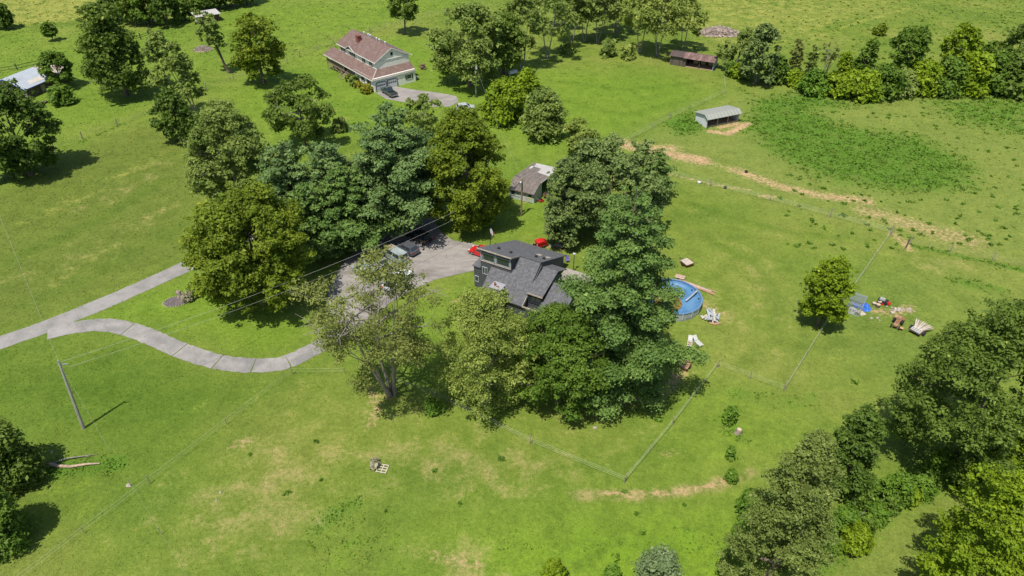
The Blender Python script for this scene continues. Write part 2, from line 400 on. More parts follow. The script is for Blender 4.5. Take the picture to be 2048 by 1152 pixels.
AREAS = [
 ('fresh', [(880,1075),(1000,1030),(1190,1015),(1420,1000),(1520,1060),(1520,1230),(860,1230)], 6, .55), ('fresh', [(1390,800),(1460,790),(1540,880),(1480,950),(1380,900)], 5, .42), ('fresh', [(590,1060),(700,1030),(800,1060),(830,1180),(600,1180)], 5, .40),
 ('fresh', [(60,960),(200,900),(280,960),(120,1080),(30,1100)], 5, .35), ('fresh', [(1660,440),(1800,520),(1780,600),(1650,560)], 7, .3), ('fresh', [(1400,640),(1440,700),(1420,740),(1380,700)], 3, .5), ('fresh', [(500,20),(860,-20),(900,20),(560,110)], 8, .35),
 ('dry', [(640,900),(900,860),(1130,900),(1190,960),(960,1000),(760,960)], 6, .60), ('dry', [(430,1040),(560,930),(660,990),(600,1100),(480,1160)], 6, .58),
 ('olive', [(-200,460),(0,375),(170,285),(330,245),(420,330),(395,430),(390,512),(130,625),(0,672),(-200,740)], 5, .95),
 ('vivid', [(420,200),(560,125),(800,70),(1010,130),(1330,150),(1460,190),(1230,290),(1100,330),(850,240),(560,330)], 7, .75),
 ('vivid', [(440,120),(900,20),(1000,-20),(500,-20),(380,60)], 8, .5),
 ('vivid', [(0,60),(380,60),(480,130),(170,275),(0,360),(-150,420),(-150,70)], 8, .55),
 ('vivid', [(170,640),(390,545),(640,640),(600,690),(500,715),(330,650)], 3, .8),
 ('vivid', [(700,690),(830,590),(950,560),(960,640),(850,760),(760,740)], 3, .55),
 ('vivid', [(1010,330),(1090,340),(1130,480),(960,480),(1000,420)], 4, .7),
 ('deep', [(-200,730),(80,690),(290,690),(420,745),(590,745),(500,830),(330,900),(190,900),(0,870),(-200,900)], 8, .75),
 ('deep', [(-200,980),(200,890),(290,960),(60,1152),(-200,1250)], 7, .45),
 ('hay', [(-200,-40),(215,-40),(215,28),(130,46),(0,57),(-200,75)], 4, .75),
 ('hay', [(1230,-40),(1830,-40),(1790,15),(1600,85),(1480,105),(1390,70),(1250,30)], 7, .55),
 ('pale', [(1240,290),(1460,185),(1600,180),(2300,180),(2300,600),(2048,540),(1780,470),(1320,345)], 6, .85),
 ('pale', [(1500,700),(1790,470),(2300,560),(2300,700),(1900,760),(1650,800)], 10, .45),
 ('pale', [(1700,1152),(1930,985),(1990,960),(1960,1040),(1800,1200),(1690,1250)], 3, 1.),
 ('hay', [(1715,1152),(1930,990),(1950,1010),(1790,1200)], 3, .35),
 ('lush', [(1500,195),(1640,175),(1700,205),(1820,195),(1640,225),(1700,250),(1850,270),(1960,330),(1960,380),(1830,392),(1640,360),(1520,300),(1480,255)], 5, .8),
 ('lush', [(1840,195),(2100,185),(2100,290),(1900,250)], 6, .65),
 ('lush', [(1320,245),(1385,215),(1420,262),(1360,275)], 3, .9),
 ('lush', [(1000,1010),(1180,1010),(1500,980),(1500,1190),(1000,1200),(880,1100)], 8, .38),
 ('vivid', [(860,1060),(1180,1005),(1500,985),(1560,1230),(850,1230)], 6, .85),
 ('lush', [(560,1080),(680,980),(850,1000),(850,1190),(560,1190)], 6, .42),
 ('vivid', [(1380,790),(1480,760),(1650,900),(1480,1000),(1330,960)], 7, .6),
 ('dry', [(330,1010),(520,850),(740,880),(900,870),(1150,900),(1210,980),(1000,1010),(700,970),(600,1060),(420,1152),(300,1152)], 8, 0.52),
 ('dry', [(590,760),(830,800),(900,880),(700,900),(520,850)], 6, 0.36),
 ('dry', [(830,1100),(940,1080),(1010,1152),(900,1190)], 3, 0.72),
 ('dry', [(1060,790),(1330,760),(1250,900),(1100,870)], 6, 0.41),
 ('dry', [(1350,560),(1480,560),(1560,640),(1450,720),(1370,640)], 6, 0.36),
 ('dry', [(1780,480),(2000,520),(1900,560),(1800,530)], 5, 0.43),
]
STROKES = [
 ('deep', [(1400,470),(1500,520),(1560,590),(1545,680),(1480,730)], 1.6, .38), ('deep', [(1430,455),(1540,500),(1620,580),(1610,690),(1560,760)], 1.4, .30), ('dry', [(1415,462),(1520,510),(1590,585),(1578,685),(1520,745)], 1.3, .30),
 ('deep', [(1360,400),(1480,440),(1600,470),(1740,480)], 1.8, .34), ('dry', [(1360,415),(1480,455),(1600,485),(1730,492)], 1.4, .28), ('deep', [(1350,440),(1470,480),(1560,520)], 1.5, .30),
 ('dry', [(1860,700),(1830,760),(1800,840)], 1.5, .4), ('deep', [(620,330),(700,300),(760,250)], 2., .3), ('deep', [(560,250),(660,215),(740,215)], 2., .3), ('deep', [(1120,200),(1250,230),(1380,200)], 2.2, .25), ('deep', [(1100,160),(1240,180),(1400,165)], 2.2, .25),
 ('hay', [(340,300),(200,380),(60,440)], 5., .35), ('hay', [(380,390),(250,470),(120,560)], 5., .3), ('deep', [(330,360),(180,450),(20,520)], 3., .35), ('deep', [(370,450),(200,540),(60,610)], 3., .3),
 ('dirt', [(1235,285),(1300,300),(1365,313),(1405,322)], 4.6, .9), ('dirt', [(1300,297),(1345,296)], 4., .7),
 ('dirt', [(1470,340),(1560,373),(1640,391),(1735,402)], 3.2, .78), ('dirt', [(1405,322),(1480,345)], 1.4, .55),
 ('dirt', [(1320,348),(1380,358),(1440,372),(1500,380)], 1.2, .62), ('dirt', [(1525,392),(1545,394)], 1.5, .8),
 ('dirt', [(1735,422),(1800,443),(1870,463),(1940,482)], 6., .62), ('dirt', [(1785,468),(1805,482),(1820,500)], 1.5, .8),
 ('dirt', [(1420,262),(1455,268),(1480,255),(1495,247)], 2.0, 1.), ('dirt', [(1440,255),(1475,247)], 1.6, 1.),
 ('dirt', [(1545,170),(1570,160),(1590,130)], .9, .8), ('dirt', [(1520,172),(1545,172)], 1., .7), ('dirt', [(1838,183)], 2.2, .8),
 ('dirt', [(470,890),(500,880)], 1.5, .62), ('dirt', [(1210,988),(1300,990),(1400,975),(1480,955)], .85, .75),
 ('dry', [(1150,990),(1300,992),(1420,975),(1500,945)], 2., 0.72), ('dirt', [(740,775),(755,820),(740,850)], 1.6, .62), ('dirt', [(775,790)], 2., .7),
 ('dirt', [(905,605),(935,590)], 1.0, .7), ('dirt', [(1235,805),(1320,790),(1370,740)], 2.2, .62), ('dirt', [(1140,815),(1230,820)], 1.6, .5),
 ('dirt', [(1405,605),(1440,625)], 1.8, .55), ('dirt', [(1750,622),(1795,626),(1820,615)], 1.8, .7), ('dirt', [(1845,690)], 1., .5),
 ('dirt', [(1330,905),(1352,905)], 1.0, .6), ('dirt', [(430,985)], .6, .7), ('dirt', [(440,998)], .5, .7), ('dirt', [(1075,487),(1130,500)], 1.8, .6),
 ('dirt', [(305,65),(320,85)], 1.5, .6), ('dirt', [(1040,405),(1090,402)], 1.0, .5), ('dirt', [(870,1110),(960,1130)], 1.6, .55), ('dirt', [(1590,1000),(1610,975)], 1.2, .5),
 ('lush', [(300,640),(420,600)], 2., .3), ('lush', [(700,1010),(640,1050)], 3., .6), ('lush', [(1480,790),(1620,800)], 4., .45), ('lush', [(1290,800),(1260,830)], 3., .4), ('lush', [(1920,560),(1990,580)], 4., .6),
 ('lush', [(1440,840),(1480,870)], 3., .55), ('lush', [(160,285),(300,225),(420,180)], 1.2, .5), ('lush', [(100,940),(230,930)], 3., .75), ('lush', [(1640,1120),(1760,1010),(1900,930)], 4.5, .62),
 ('lush', [(1818,490),(1900,508),(2060,545)], 1.3, .85), ('lush', [(0,52),(130,44)], 2., .7), ('hay', [(1590,90),(1700,50),(1850,5)], 2., .6),
 ('lush', [(1640,60),(1720,50)], 8., .45), ('lush', [(1550,220),(1480,180)], 4., .4), ('dry', [(1560,640),(1500,540),(1430,500)], 2.5, 0.36),
 ('dry', [(160,420),(330,330)], 7., 0.36), ('dry', [(60,560),(330,420)], 9., 0.32), ('dry', [(620,190),(720,260)], 4., 0.29),
]
def ground_masks(X, Y):
    out = {k: np.zeros(X.shape, np.float32) for k in MASKS}
    for k, p, f, s in AREAS: out[k] = np.maximum(out[k], area_mask(X, Y, p, f, s))
    for k, p, r, s in STROKES: out[k] = np.maximum(out[k], stroke_mask(X, Y, p, r, s))
    return out
V = np.stack([GX, GY, GZ], -1).reshape(-1, 3)
ny, nx = GX.shape
ii = (np.arange(ny-1)[:, None]*nx + np.arange(nx-1)[None, :]).ravel()
F_ = np.stack([ii, ii+1, ii+nx+1, ii+nx], -1)
me = npmesh('ground', V, F_)
gm = ground_masks(GX, GY)
for k in MASKS:
    a = me.attributes.new(k, 'FLOAT', 'POINT'); a.data.foreach_set('value', gm[k].astype(np.float32).ravel())
me.polygons.foreach_set('use_smooth', np.ones(len(me.polygons), bool))
prop(link('ground', me, GROUND), kind='structure')

# ------------------------------------------------------------------ drives
def smooth_line(pts, step=1.0):
    p = [Vector(q) for q in pts]; out = []
    for i in range(len(p)-1):
        p0, p1, p2, p3 = p[max(i-1, 0)], p[i], p[i+1], p[min(i+2, len(p)-1)]
        n = max(2, int((p2-p1).length/step))
        for k in range(n):
            t = k/n
            out.append(.5*((2*p1)+(-p0+p2)*t+(2*p0-5*p1+4*p2-p3)*t*t+(-p0+3*p1-3*p2+p3)*t**3))
    out.append(p[-1]); return out
def gz(x, y): return float(hgt(x, y))
def ribbon(line, width, lift, thick, jag=0., seed=1):
    rr = random.Random(seed); L = []; Rr = []
    for i, p in enumerate(line):
        d = (line[min(i+1, len(line)-1)]-line[max(i-1, 0)]); d = Vector((d.x, d.y)).normalized(); n = Vector((-d.y, d.x))
        for s, lst in ((1, L), (-1, Rr)):
            q = Vector((p.x, p.y))+n*(s*(width/2+rr.uniform(-jag, jag))); lst.append((q.x, q.y, gz(q.x, q.y)+lift))
    mb = MB(); n = len(line)
    mb.v = L+Rr+[(a, b_, c-thick) for a, b_, c in L+Rr]
    for i in range(n-1):
        mb.f += [(i+1, i, n+i, n+i+1), (2*n+i, 2*n+i+1, i+1, i), (n+i, n+i+1, 3*n+i+1, 3*n+i)]
    mb.f += [(0, n, 3*n, 2*n), (n-1, 3*n-1, 4*n-1, 2*n-1)]
    mb.f[-1] = (n-1, 2*n-1, 4*n-1, 3*n-1)
    return mb
def pave(name, pts_px, lift, m, parent=None):
    """an irregular paved patch that follows the ground"""
    import bmesh
    p = wpoly(pts_px); bm = bmesh.new()
    f = bm.faces.new([bm.verts.new((q[0], q[1], 0)) for q in p])
    bmesh.ops.triangulate(bm, faces=[f])
    for _ in range(3): bmesh.ops.subdivide_edges(bm, edges=bm.edges, cuts=1, use_grid_fill=True)
    for v in bm.verts: v.co.z = gz(v.co.x, v.co.y)+lift
    r = bmesh.ops.extrude_face_region(bm, geom=list(bm.faces))
    for v in r['geom']:
        if isinstance(v, bmesh.types.BMVert): v.co.z -= .15
    bmesh.ops.recalc_face_normals(bm, faces=bm.faces)
    me = bpy.data.meshes.new(name); bm.to_mesh(me); bm.free()
    return link(name, me, m, parent)
def curvepts(pts): return [at(*q) for q in pts]
road_pts = curvepts([(-140,735),(-60,706),(0,686),(90,654),(170,622),(280,575),(390,524),(500,470),(640,425),(760,415),(860,430)])
prop(ribbon(smooth_line(road_pts, 1.2), 3.2, .03, .15, .10, 3).build('lane', M['asphalt']), kind='structure')
drive_px = [(95,668),(150,655),(210,650),(262,660),(310,678),(360,700),(420,720),(470,729),(515,731),(570,725),(640,692),(690,660),(730,628),(760,605)]
drive = smooth_line(curvepts(drive_px), .5)
dw = empty('driveway', drive[0]); prop(dw, kind='structure')
def nearest(px, py):
    q = at(px, py); return min(range(len(drive)), key=lambda i: (drive[i].to_2d()-q.to_2d()).length)
cuts = [0] + [nearest(*q) for q in ((258,659),(362,698),(434,721),(509,731),(575,722),(642,689),(700,650))] + [len(drive)-1]
for i, (a, c) in enumerate(zip(cuts[:-1], cuts[1:])):
    seg = [p.copy() for p in drive[a:c+1]]
    if i > 0: seg[0] = seg[0].lerp(seg[1], .12)
    if i < len(cuts)-2: seg[-1] = seg[-1].lerp(seg[-2], .12)
    o = ribbon(seg, 2.75, .044+.006*(i % 2), .16, .09, i).build('slab', M['concrete'])
    o.parent = dw; o.matrix_parent_inverse = Matrix.Translation(-dw.location)
prop(pave('parking_area', [(690,655),(745,638),(780,606),(826,579),(872,559),(950,541),(968,537),(985,500),(942,487),(905,481),(880,462),(868,440),(845,418),(800,425),(740,480),(690,520),(655,580),(660,630)], .062, M['gravel']), kind='structure')
prop(pave('garage_apron', [(752,186),(790,173),(832,180),(880,186),(912,192),(918,203),(900,213),(868,214),(832,208),(800,203),(772,198)], .03, M['gravel']), kind='structure')

# ------------------------------------------------------------------ building helpers
def window(parent, c, out, wd, ht, frame, pane=None, mull=0, shut=None, name='window'):
    """frame bars round a recessed pane; c = centre on the wall face, out = outward direction (unit, horizontal)"""
    c, out = Vector(c), Vector(out).normalized(); r = Vector((0,0,1)).cross(out).normalized(); up = out.cross(r).normalized()
    if out.z: r = Vector((1,0,0)) if abs(out.x) < .9 else Vector((0,1,0))
    t = .09; f = MB(); o = c+out*.03
    for s in (-1, 1):
        f.bar(o+r*(s*(wd/2-t/2))-up*(ht/2), o+r*(s*(wd/2-t/2))+up*(ht/2), t, .1, up=tuple(out))
        f.bar(o-r*(wd/2-t)+up*(s*(ht/2-t/2)), o+r*(wd/2-t)+up*(s*(ht/2-t/2)), t, .1, up=tuple(out))
    for k in range(mull):
        x = -wd/2+wd*(k+1)/(mull+1); f.bar(o+r*x-up*(ht/2-t), o+r*x+up*(ht/2-t), .12, .09, up=tuple(out))
    wo = f.build(name, frame, parent)
    MB().bar(c+out*.012-up*(ht/2-t*.6), c+out*.012+up*(ht/2-t*.6), wd-t*1.2, .02, up=tuple(out)).build('pane', pane or M['glass'], wo)
    if shut:
        for s in (-1, 1):
            MB().bar(c+out*.03+r*(s*(wd/2+.2))-up*(ht/2), c+out*.03+r*(s*(wd/2+.2))+up*(ht/2), .32, .06, up=tuple(out)).build('shutter', shut, wo)
    return wo
def wallbox(mb, x0, x1, y0, y1, z0, z1): return mb.box(x0, x1, y0, y1, z0, z1)

# ------------------------------------------------------------------ the cream two-storey house
p = at(750, 185); H1 = empty('cream_house', p, R(39), 'cream two storey house with red brown shingle roofs, long porch and twin garage doors', 'house')
wl = MB()
wl.prism([(0,0),(12,0),(12,21.7),(2.5,21.7),(2.5,9.5),(0,9.5)], -.6, 3.35, 'z')
wl.build('lower_wall', M['cream'], H1)
up = MB(); up.box(2.5, 12, 2.5, 21.7, 3.36, 6.45)
up.build('upper_wall', M['cream'], H1)
for y0, y1 in ((2.5, 2.62), (21.58, 21.7)): MB().prism([(2.5,6.46),(12,6.46),(7.1,8.85)], y0, y1, 'y').build('gable', M['cream'], H1)
MB().box(2.3, 12.1, 2.40, 2.49, 6.28, 6.44).build('trim_board', M['creamtrim'], H1)
rf = MB(); t = .16
rf.slab([(2.0,2.3,6.33),(2.0,22.2,6.33),(7.1,22.2,9.05),(7.1,2.3,9.05)], t)
rf.slab([(7.1,2.3,9.05),(7.1,22.2,9.05),(12.6,22.2,6.33),(12.6,2.3,6.33)], t)
roof = rf.build('upper_roof', M['shingle_red'], H1)
fas = MB()
for x0, z0 in ((1.98, 6.2), (12.62, 6.2)): fas.bar((x0, 2.27, z0), (7.1, 2.27, 8.92), .05, .22)
for x0 in (1.97, 12.63): fas.box(x0-.03, x0+.03, 2.0, 22.2, 6.1, 6.3)
fas.build('fascia', M['creamtrim'], H1)
sk = MB()
sk.slab([(-.5,-.14,3.1),(12.2,-.14,3.1),(12.2,2.5,4.5),(2.5,2.5,4.5)], .14)
sk.slab([(-.5,-.14,3.1),(2.5,2.5,4.5),(2.5,25.8,4.5),(-.5,25.8,3.1)], .14)
skr = sk.build('lower_roof', M['shingle_red'], H1)
MB().bar((-.5,-.14,3.12),(2.5,2.5,4.53), .22, .05).build('hip_cap', plain('hip_cap_pale', (.38,.31,.26), .9), skr)
fs = MB(); fs.box(-.55,-.5,-.14,25.8,2.9,3.09); fs.box(-.5,12.2,-.19,-.14,2.9,3.09); fs.box(-.5,2.5,25.8,25.85,2.95,3.1); fs.build('eave_board', M['creamtrim'], H1)
# small gable over the middle window
dg = MB()
dg.slab([(1.9,17.0,6.36),(1.9,14.7,7.5),(4.6,14.7,7.76),(2.4,17.0,6.57)], .1); dg.slab([(1.9,14.7,7.5),(1.9,12.4,6.36),(2.4,12.4,6.57),(4.6,14.7,7.76)], .1)
gdo = dg.build('dormer_roof', M['shingle_red'], H1)
dt = MB(); dt.bar((1.86,17.05,6.3),(1.86,14.7,7.45),.06,.2,up=(1,0,0)); dt.bar((1.86,14.7,7.45),(1.86,12.35,6.3),.06,.2,up=(1,0,0)); dt.build('dormer_trim', M['white'], gdo)
MB().prism([(16.8,6.4),(12.6,6.4),(14.7,7.35)], 2.05, 2.12, 'x').build('dormer_face', M['barnwood_light'], gdo)
# chimney on the near slope and vents along the ridge
ch = MB(); ch.box(4.6, 5.6, 14.6, 15.8, 7.2, 9.3); cho = ch.build('chimney', M['brick'], roof)
MB().box(4.5, 5.7, 14.5, 15.9, 9.3, 9.42).build('chimney_cap', M['brick'], cho)
for y in (6.2, 9.0, 10.4, 13.6, 14.6, 16.8):
    MB().tube([(7.7, y, 8.7), (7.7, y, 9.35), (7.7, y, 9.36), (7.7, y, 9.5)], [.13, .13, .26, .2], 8).build('roof_vent', M['white'], roof)
# garage doors
for x0 in (.55, 3.75):
    d = MB(); d.prism([(x0,0),(x0+2.75,0),(x0+2.75,1.85),(x0+2.45,2.2),(x0+.3,2.2),(x0,1.85)], -.06, -.02, 'y')
    do = d.build('garage_door', M['white'], H1)
    tr = MB(); pts = [(x0-.07,-.05,0),(x0-.07,-.05,1.88),(x0+.27,-.05,2.27),(x0+2.48,-.05,2.27),(x0+2.82,-.05,1.88),(x0+2.82,-.05,0)]
    for a, c in zip(pts[:-1], pts[1:]): tr.bar(a, c, .12, .14)
    tr.build('door_surround', M['shutter'], do)
    for k in range(4): MB().box(x0+.2+k*.62, x0+.68+k*.62, -.085, -.065, 1.35, 1.62).build('pane', M['glass'], do)
    rl = MB()
    for z in (.45, .88, 1.28, 1.75): rl.box(x0+.02, x0+2.73, -.072, -.062, z, z+.025)
    rl.build('panel_joint', M['winframe'], do)
window(H1, (10.1,0,1.75), (0,-1,0), 1.5, 1.2, M['offwhite'], shut=M['shutter'])
MB().tube([(3.5,-.03,2.6),(3.5,-.2,2.55),(3.5,-.2,2.35)], [.05,.1,.07], 6).build('wall_lamp', M['black'], H1)
for y in (2.6, 5.6): window(H1, (0,y,1.9), (-1,0,0), 1.1, 1.3, M['offwhite'], shut=M['shutter'])
for y in (5.2, 8.8): window(H1, (2.5,y,5.35), (-1,0,0), .8, 1.35, M['offwhite'], shut=M['shutter'])
window(H1, (2.5,14.7,5.35), (-1,0,0), 2.2, 1.4, M['offwhite'], mull=1, shut=M['shutter'])
window(H1, (2.5,19.7,5.35), (-1,0,0), 1.6, 1.4, M['offwhite'], mull=1, shut=M['shutter'])
window(H1, (7.1,2.5,7.5), (0,-1,0), .6, .8, M['shutter'])
for y in (11.5, 16.5, 19.5): window(H1, (2.5,y,2.2), (-1,0,0), 1.2, 1.5, M['offwhite'])
# porch
pd = MB(); pd.box(0, 2.49, 9.52, 25.4, 1.0, 1.15); po = pd.build('porch_deck', M['porchwood'], H1)
for y in (9.8, 13.2, 15.4, 18.6, 22.0, 25.25): MB().box(.02, .16, y-.07, y+.07, -2.6 if y > 12 else -.5, 3.05).build('porch_post', M['porchwood'] if y < 25 else M['barnwood_light'], po)
for a, c in ((9.9, 13.1), (15.5, 18.5), (18.7, 21.9), (22.1, 25.2)):
    r_ = MB(); r_.box(.05, .13, a, c, 2.05, 2.15); r_.box(.06, .12, a, c, 1.25, 1.33)
    n = int((c-a)/.17)
    for k in range(n): y = a+(k+.5)*(c-a)/n; r_.box(.07, .11, y-.06, y+.06, 1.33, 2.05)
    r_.build('railing', M['porchwood'], po)
r_ = MB(); r_.box(.1, 2.4, 25.3, 25.38, 2.05, 2.15); r_.box(.1, 2.4, 25.3, 25.36, 1.25, 1.33); r_.build('railing', M['porchwood'], po)
lt = MB(); lt.box(.08, .12, 9.6, 13.2, -.8, .98); lt.build('porch_skirt', M['barnwood'], po)
lt = MB()
for y in (15.4, 18.6, 22.0): lt.bar((.1,y,-.2),(.1,y+3.2,.95), .08, .1)
lt.box(.06,.14,15.4,25.2,.15,.25); lt.build('porch_brace', M['porchwood'], po)
st = MB()
for k in range(7): st.box(-.32*(k+1), -.32*k, 13.4, 15.2, .95-.26*(k+1), 1.0-.26*(k+1))
sto = st.build('porch_steps', M['barnwood_light'], H1)
for y in (13.35, 15.25):
    s_ = MB(); s_.bar((0,y,2.0),(-2.2,y,.15), .07, .1); s_.bar((0,y,1.5),(-2.2,y,-.35), .05, .07); s_.bar((-2.2,y,-.9),(-2.2,y,.2), .1, .1); s_.bar((-1.1,y,-.1),(-1.1,y,1.1),.08,.08); s_.build('handrail', M['barnwood_light'], sto)
MB().box(12.0, 13.8, 1.5, 6.2, -.4, .35).build('patio_slab', M['deckwood'], H1)

# ------------------------------------------------------------------ the charcoal house
A0 = at(960.4, 495, 7.5)
ga = math.atan2(-.4886, .8725)
H2 = empty('charcoal_house', (A0.x, A0.y, gz(A0.x, A0.y)), ga, 'charcoal sided house with dark shingle roof, tall clerestory windows and boxed chimney', 'house')
RS = .445; zr = lambda y: 7.5-RS*y                      # rear roof falls away from the clerestory
FS = .74; zf = lambda y: 6.45+FS*(y-2.35)               # front roof falls towards the drive
w2 = MB()
w2.prism([(0,0),(11,0),(11,zr(11)-.2),(0,7.25)], .0, 5.3, 'x')
w2.prism([(2.4,0),(10.8,0),(10.8,zr(10.8)-.25),(2.4,zr(2.4)-.25)], 5.3, 8.7, 'x')
w2.build('rear_wall', M['greysiding'], H2)
w2 = MB(); w2.prism([(-3.0,0),(2.35,0),(2.35,6.0),(-3.0,zf(-3.0)-.2)], 2.1, 9.1, 'x'); w2.build('front_wall', M['greysiding'], H2)
w2 = MB(); w2.prism([(-1.8,0),(5,0),(5,3.4),(2.6,5.0),(-1.8,3.2)], 9.12, 11.2, 'x'); w2.build('gable_wall', M['greysiding'], H2)
w2 = MB(); w2.box(-1.25, 0, -.02, 3.2, 0, 3.9); w2.build('annex_wall', M['greysiding'], H2)
MB().slab([(-1.4,-.2,4.0),(.0,-.2,4.0),(.0,3.3,4.1),(-1.4,3.3,4.1)], .12).build('annex_roof', M['shingle_grey'], H2)
rr2 = MB(); rr2.slab([(-.25,-.45,zr(-.45)),(5.45,-.45,zr(-.45)),(5.45,11.3,zr(11.3)),(-.25,11.3,zr(11.3))], .14)
rr2.slab([(5.45,2.2,zr(2.2)),(9.0,2.2,zr(2.2)),(9.0,11.3,zr(11.3)),(5.45,11.3,zr(11.3))], .14)
RR = rr2.build('rear_roof', M['shingle_grey'], H2)
fr = MB()
fr.slab([(1.85,-.02,zf(-.02)),(1.85,-3.4,zf(-3.4)),(8.95,-3.4,zf(-3.4)),(8.95,2.35,zf(2.35)),(5.3,2.35,zf(2.35)),(5.3,-.02,zf(-.02))], .13)
FR = fr.build('front_roof', M['shingle_grey'], H2)
dr = MB(); dr.slab([(8.96,2.9,5.35),(8.96,-2.0,3.85),(11.5,-2.0,3.85),(11.5,2.9,5.35)], .13)
dr.slab([(8.96,2.9,5.35),(11.5,2.9,5.35),(11.5,6.0,3.9),(8.96,6.0,3.9)], .13)
DR = dr.build('dormer_roof', M['shingle_grey'], H2)
MB().box(9.0, 11.5, -2.08, -2.02, 3.62, 3.84).build('dormer_fascia', M['greytrim'], H2); db = MB(); db.box(-.28, 5.48, -.53, -.46, zr(-.45)-.2, zr(-.45)-.01); db.bar((5.52,-.45,zr(-.45)-.1),(5.52,2.2,zr(2.2)-.1),.05,.2); db.build('fascia', M['greytrim'], H2)
lr = MB(); lr.slab([(11.52,1.5,4.3),(11.52,-3.3,2.2),(15.2,-3.3,2.2),(15.2,1.5,4.3)], .12); lr.slab([(8.97,-2.05,2.75),(8.97,-3.4,2.15),(11.5,-3.4,2.15),(11.5,-2.05,2.75)], .1) if False else None
lr.build('side_roof', M['shingle_grey'], H2)
lw = MB(); lw.prism([(-3.0,0),(1.4,0),(1.4,4.1),(-3.0,2.2)], 11.25, 15.0, 'x'); lw.build('side_wall', M['greysiding'], H2)
bal = MB(); bal.box(9.15, 11.4, -3.3, -1.85, 0, 1.4); bal.build('balcony_base', M['greysiding'], H2)
bf = MB(); bf.bar((8.98,-3.45,2.2),(11.5,-3.45,2.2),.08,.22); bf.bar((9.02,-3.4,2.3),(9.02,-2.0,3.2),.07,.14); bf.build('balcony_trim', M['greytrim'], H2)
window(H2, (10.2,-1.82,2.75), (0,-1,0), 2.0, 1.3, M['shutter'], mull=1)
mw = MB(); mw.prism([(2.25,5.1),(2.25,zr(2.25)-.16),(5.6,zr(5.6)-.16),(5.6,4.1)], 8.9, 8.99, 'x'); mw.build('step_wall', M['greysiding'], H2)
# clerestory windows
window(H2, (1.45,0,6.15), (0,-1,0), 2.05, 1.35, M['winframe']); window(H2, (3.9,0,6.15), (0,-1,0), 2.2, 1.35, M['winframe'])
MB().box(.1, 5.2, -.09, -.02, 5.25, 5.40).build('window_sill', M['greytrim'], H2)
for x in (.14, 2.62, 5.12): MB().box(x-.09, x+.09, -.06, -.01, 5.41, 7.0).build('corner_board', M['winframe'], H2)
window(H2, (.75,-.0,3.6), (0,-1,0), .9, 1.3, M['winframe'], mull=1)
window(H2, (-.75,-.02,1.6), (0,-1,0), .7, 1.1, M['winframe'])
# boxed chimney
cb = MB(); cb.box(4.5, 6.2, -4.9, -3.45, 0, 5.0); CB = cb.build('chimney', plain('chimney_siding_tan', (.23,.19,.16), .85, .25, 3, lines=(2,.2)), H2)
cc = MB(); cc.box(4.4, 6.3, -5.0, -3.35, 5.0, 5.1); cc.build('chimney_cap', plain('chimney_cap_metal', (.30,.29,.30), .6, .1), CB)
MB().tube([(5.0,-4.3,5.1),(5.0,-4.3,5.5),(5.0,-4.3,5.52),(5.0,-4.3,5.62)], [.12,.12,.18,.12], 8).build('flue', M['rust'], CB)
MB().box(5.3,5.75,-4.5,-4.3,5.1,5.18).build('cap_strap', M['rust'], CB)
for x, y in ((1.6,2.2),(3.8,2.0)): MB().box(x, x+.35, y, y+.35, zr(y+.3), zr(y)+.2).build('roof_vent', M['black'], RR)
for x, y in ((6.9,4.2),(8.1,4.4)): MB().box(x, x+.35, y, y+.35, zr(y+.3), zr(y)+.2).build('roof_vent', M['black'], RR)
for x in (6.4, 7.9): MB().slab([(x,5.7,zr(5.7)+.1),(x+.75,5.7,zr(5.7)+.1),(x+.75,6.5,zr(6.5)+.1),(x,6.5,zr(6.5)+.1)], .12).build('skylight', M['greytrim'] if x < 7 else M['rock'], RR)
# deck, lamp, patio behind the house
dk = MB(); dk.box(9.3, 14.8, 6.1, 10.8, .0, .42); dk.build('deck', M['deckwood'], H2)
MB().box(11.2, 13.6, 10.9, 13.0, -.2, .1).build('patio', plain('patio_brick', (.36,.17,.10), .9, .3, 6), H2)

# ------------------------------------------------------------------ sheds and barns
def frame_from(pa, pb):
    d = pb-pa; return math.atan2(d.y, d.x), Vector((d.x, d.y)).length
# workshop with open side bay beside the pole
p = at(1019, 395.2); SH = empty('workshop', p, R(-28), 'small pale green workshop with brown roll roofing and open junk filled bay', 'shed')
b_ = MB(); b_.prism([(0,0),(3.2,0),(3.2,3.0),(2.2,3.15),(0,2.15)], 0, 5.1, 'x'); b_.build('front_wall', M['greenwall'], SH)
MB().box(2.3, 5.0, -.05, -.01, .1, 1.95).build('white_wall', M['offwhite'], SH)
b_ = MB(); b_.box(0, .12, 3.2, 10.2, 0, 2.4); b_.box(.12, 5.0, 10.1, 10.2, 0, 2.4); b_.box(.12, 5.0, 3.21, 3.3, 0, 2.6); b_.build('rear_wall', M['barnwood'], SH)
MB().box(.12, 5.0, 3.3, 10.1, -.1, .04).build('bay_floor', M['earth'], SH)
b_ = MB(); b_.slab([(-.25,-.35,2.18),(5.25,-.35,2.18),(5.25,2.2,3.3),(-.25,2.2,3.3)], .1); RFo = b_.build('front_roof', M['shedroof'], SH)
b_ = MB(); b_.slab([(-.25,2.2,3.3),(5.3,2.2,3.3),(5.3,10.5,2.55),(-.25,10.5,2.55)], .1); RBo = b_.build('rear_roof', M['shedroof'], SH)
MB().slab([(2.6,6.4,2.96),(5.25,5.9,3.0),(5.25,10.45,2.6),(.4,10.45,2.6),(.8,8.6,2.77),(2.4,8.4,2.78)], .03).build('roof_patch', M['shedroof2'], RBo)
MB().slab([(.3,7.3,2.88),(.7,7.3,2.88),(.7,8.6,2.76),(.3,8.6,2.76)], .03).build('roof_patch', M['offwhite'], RBo)
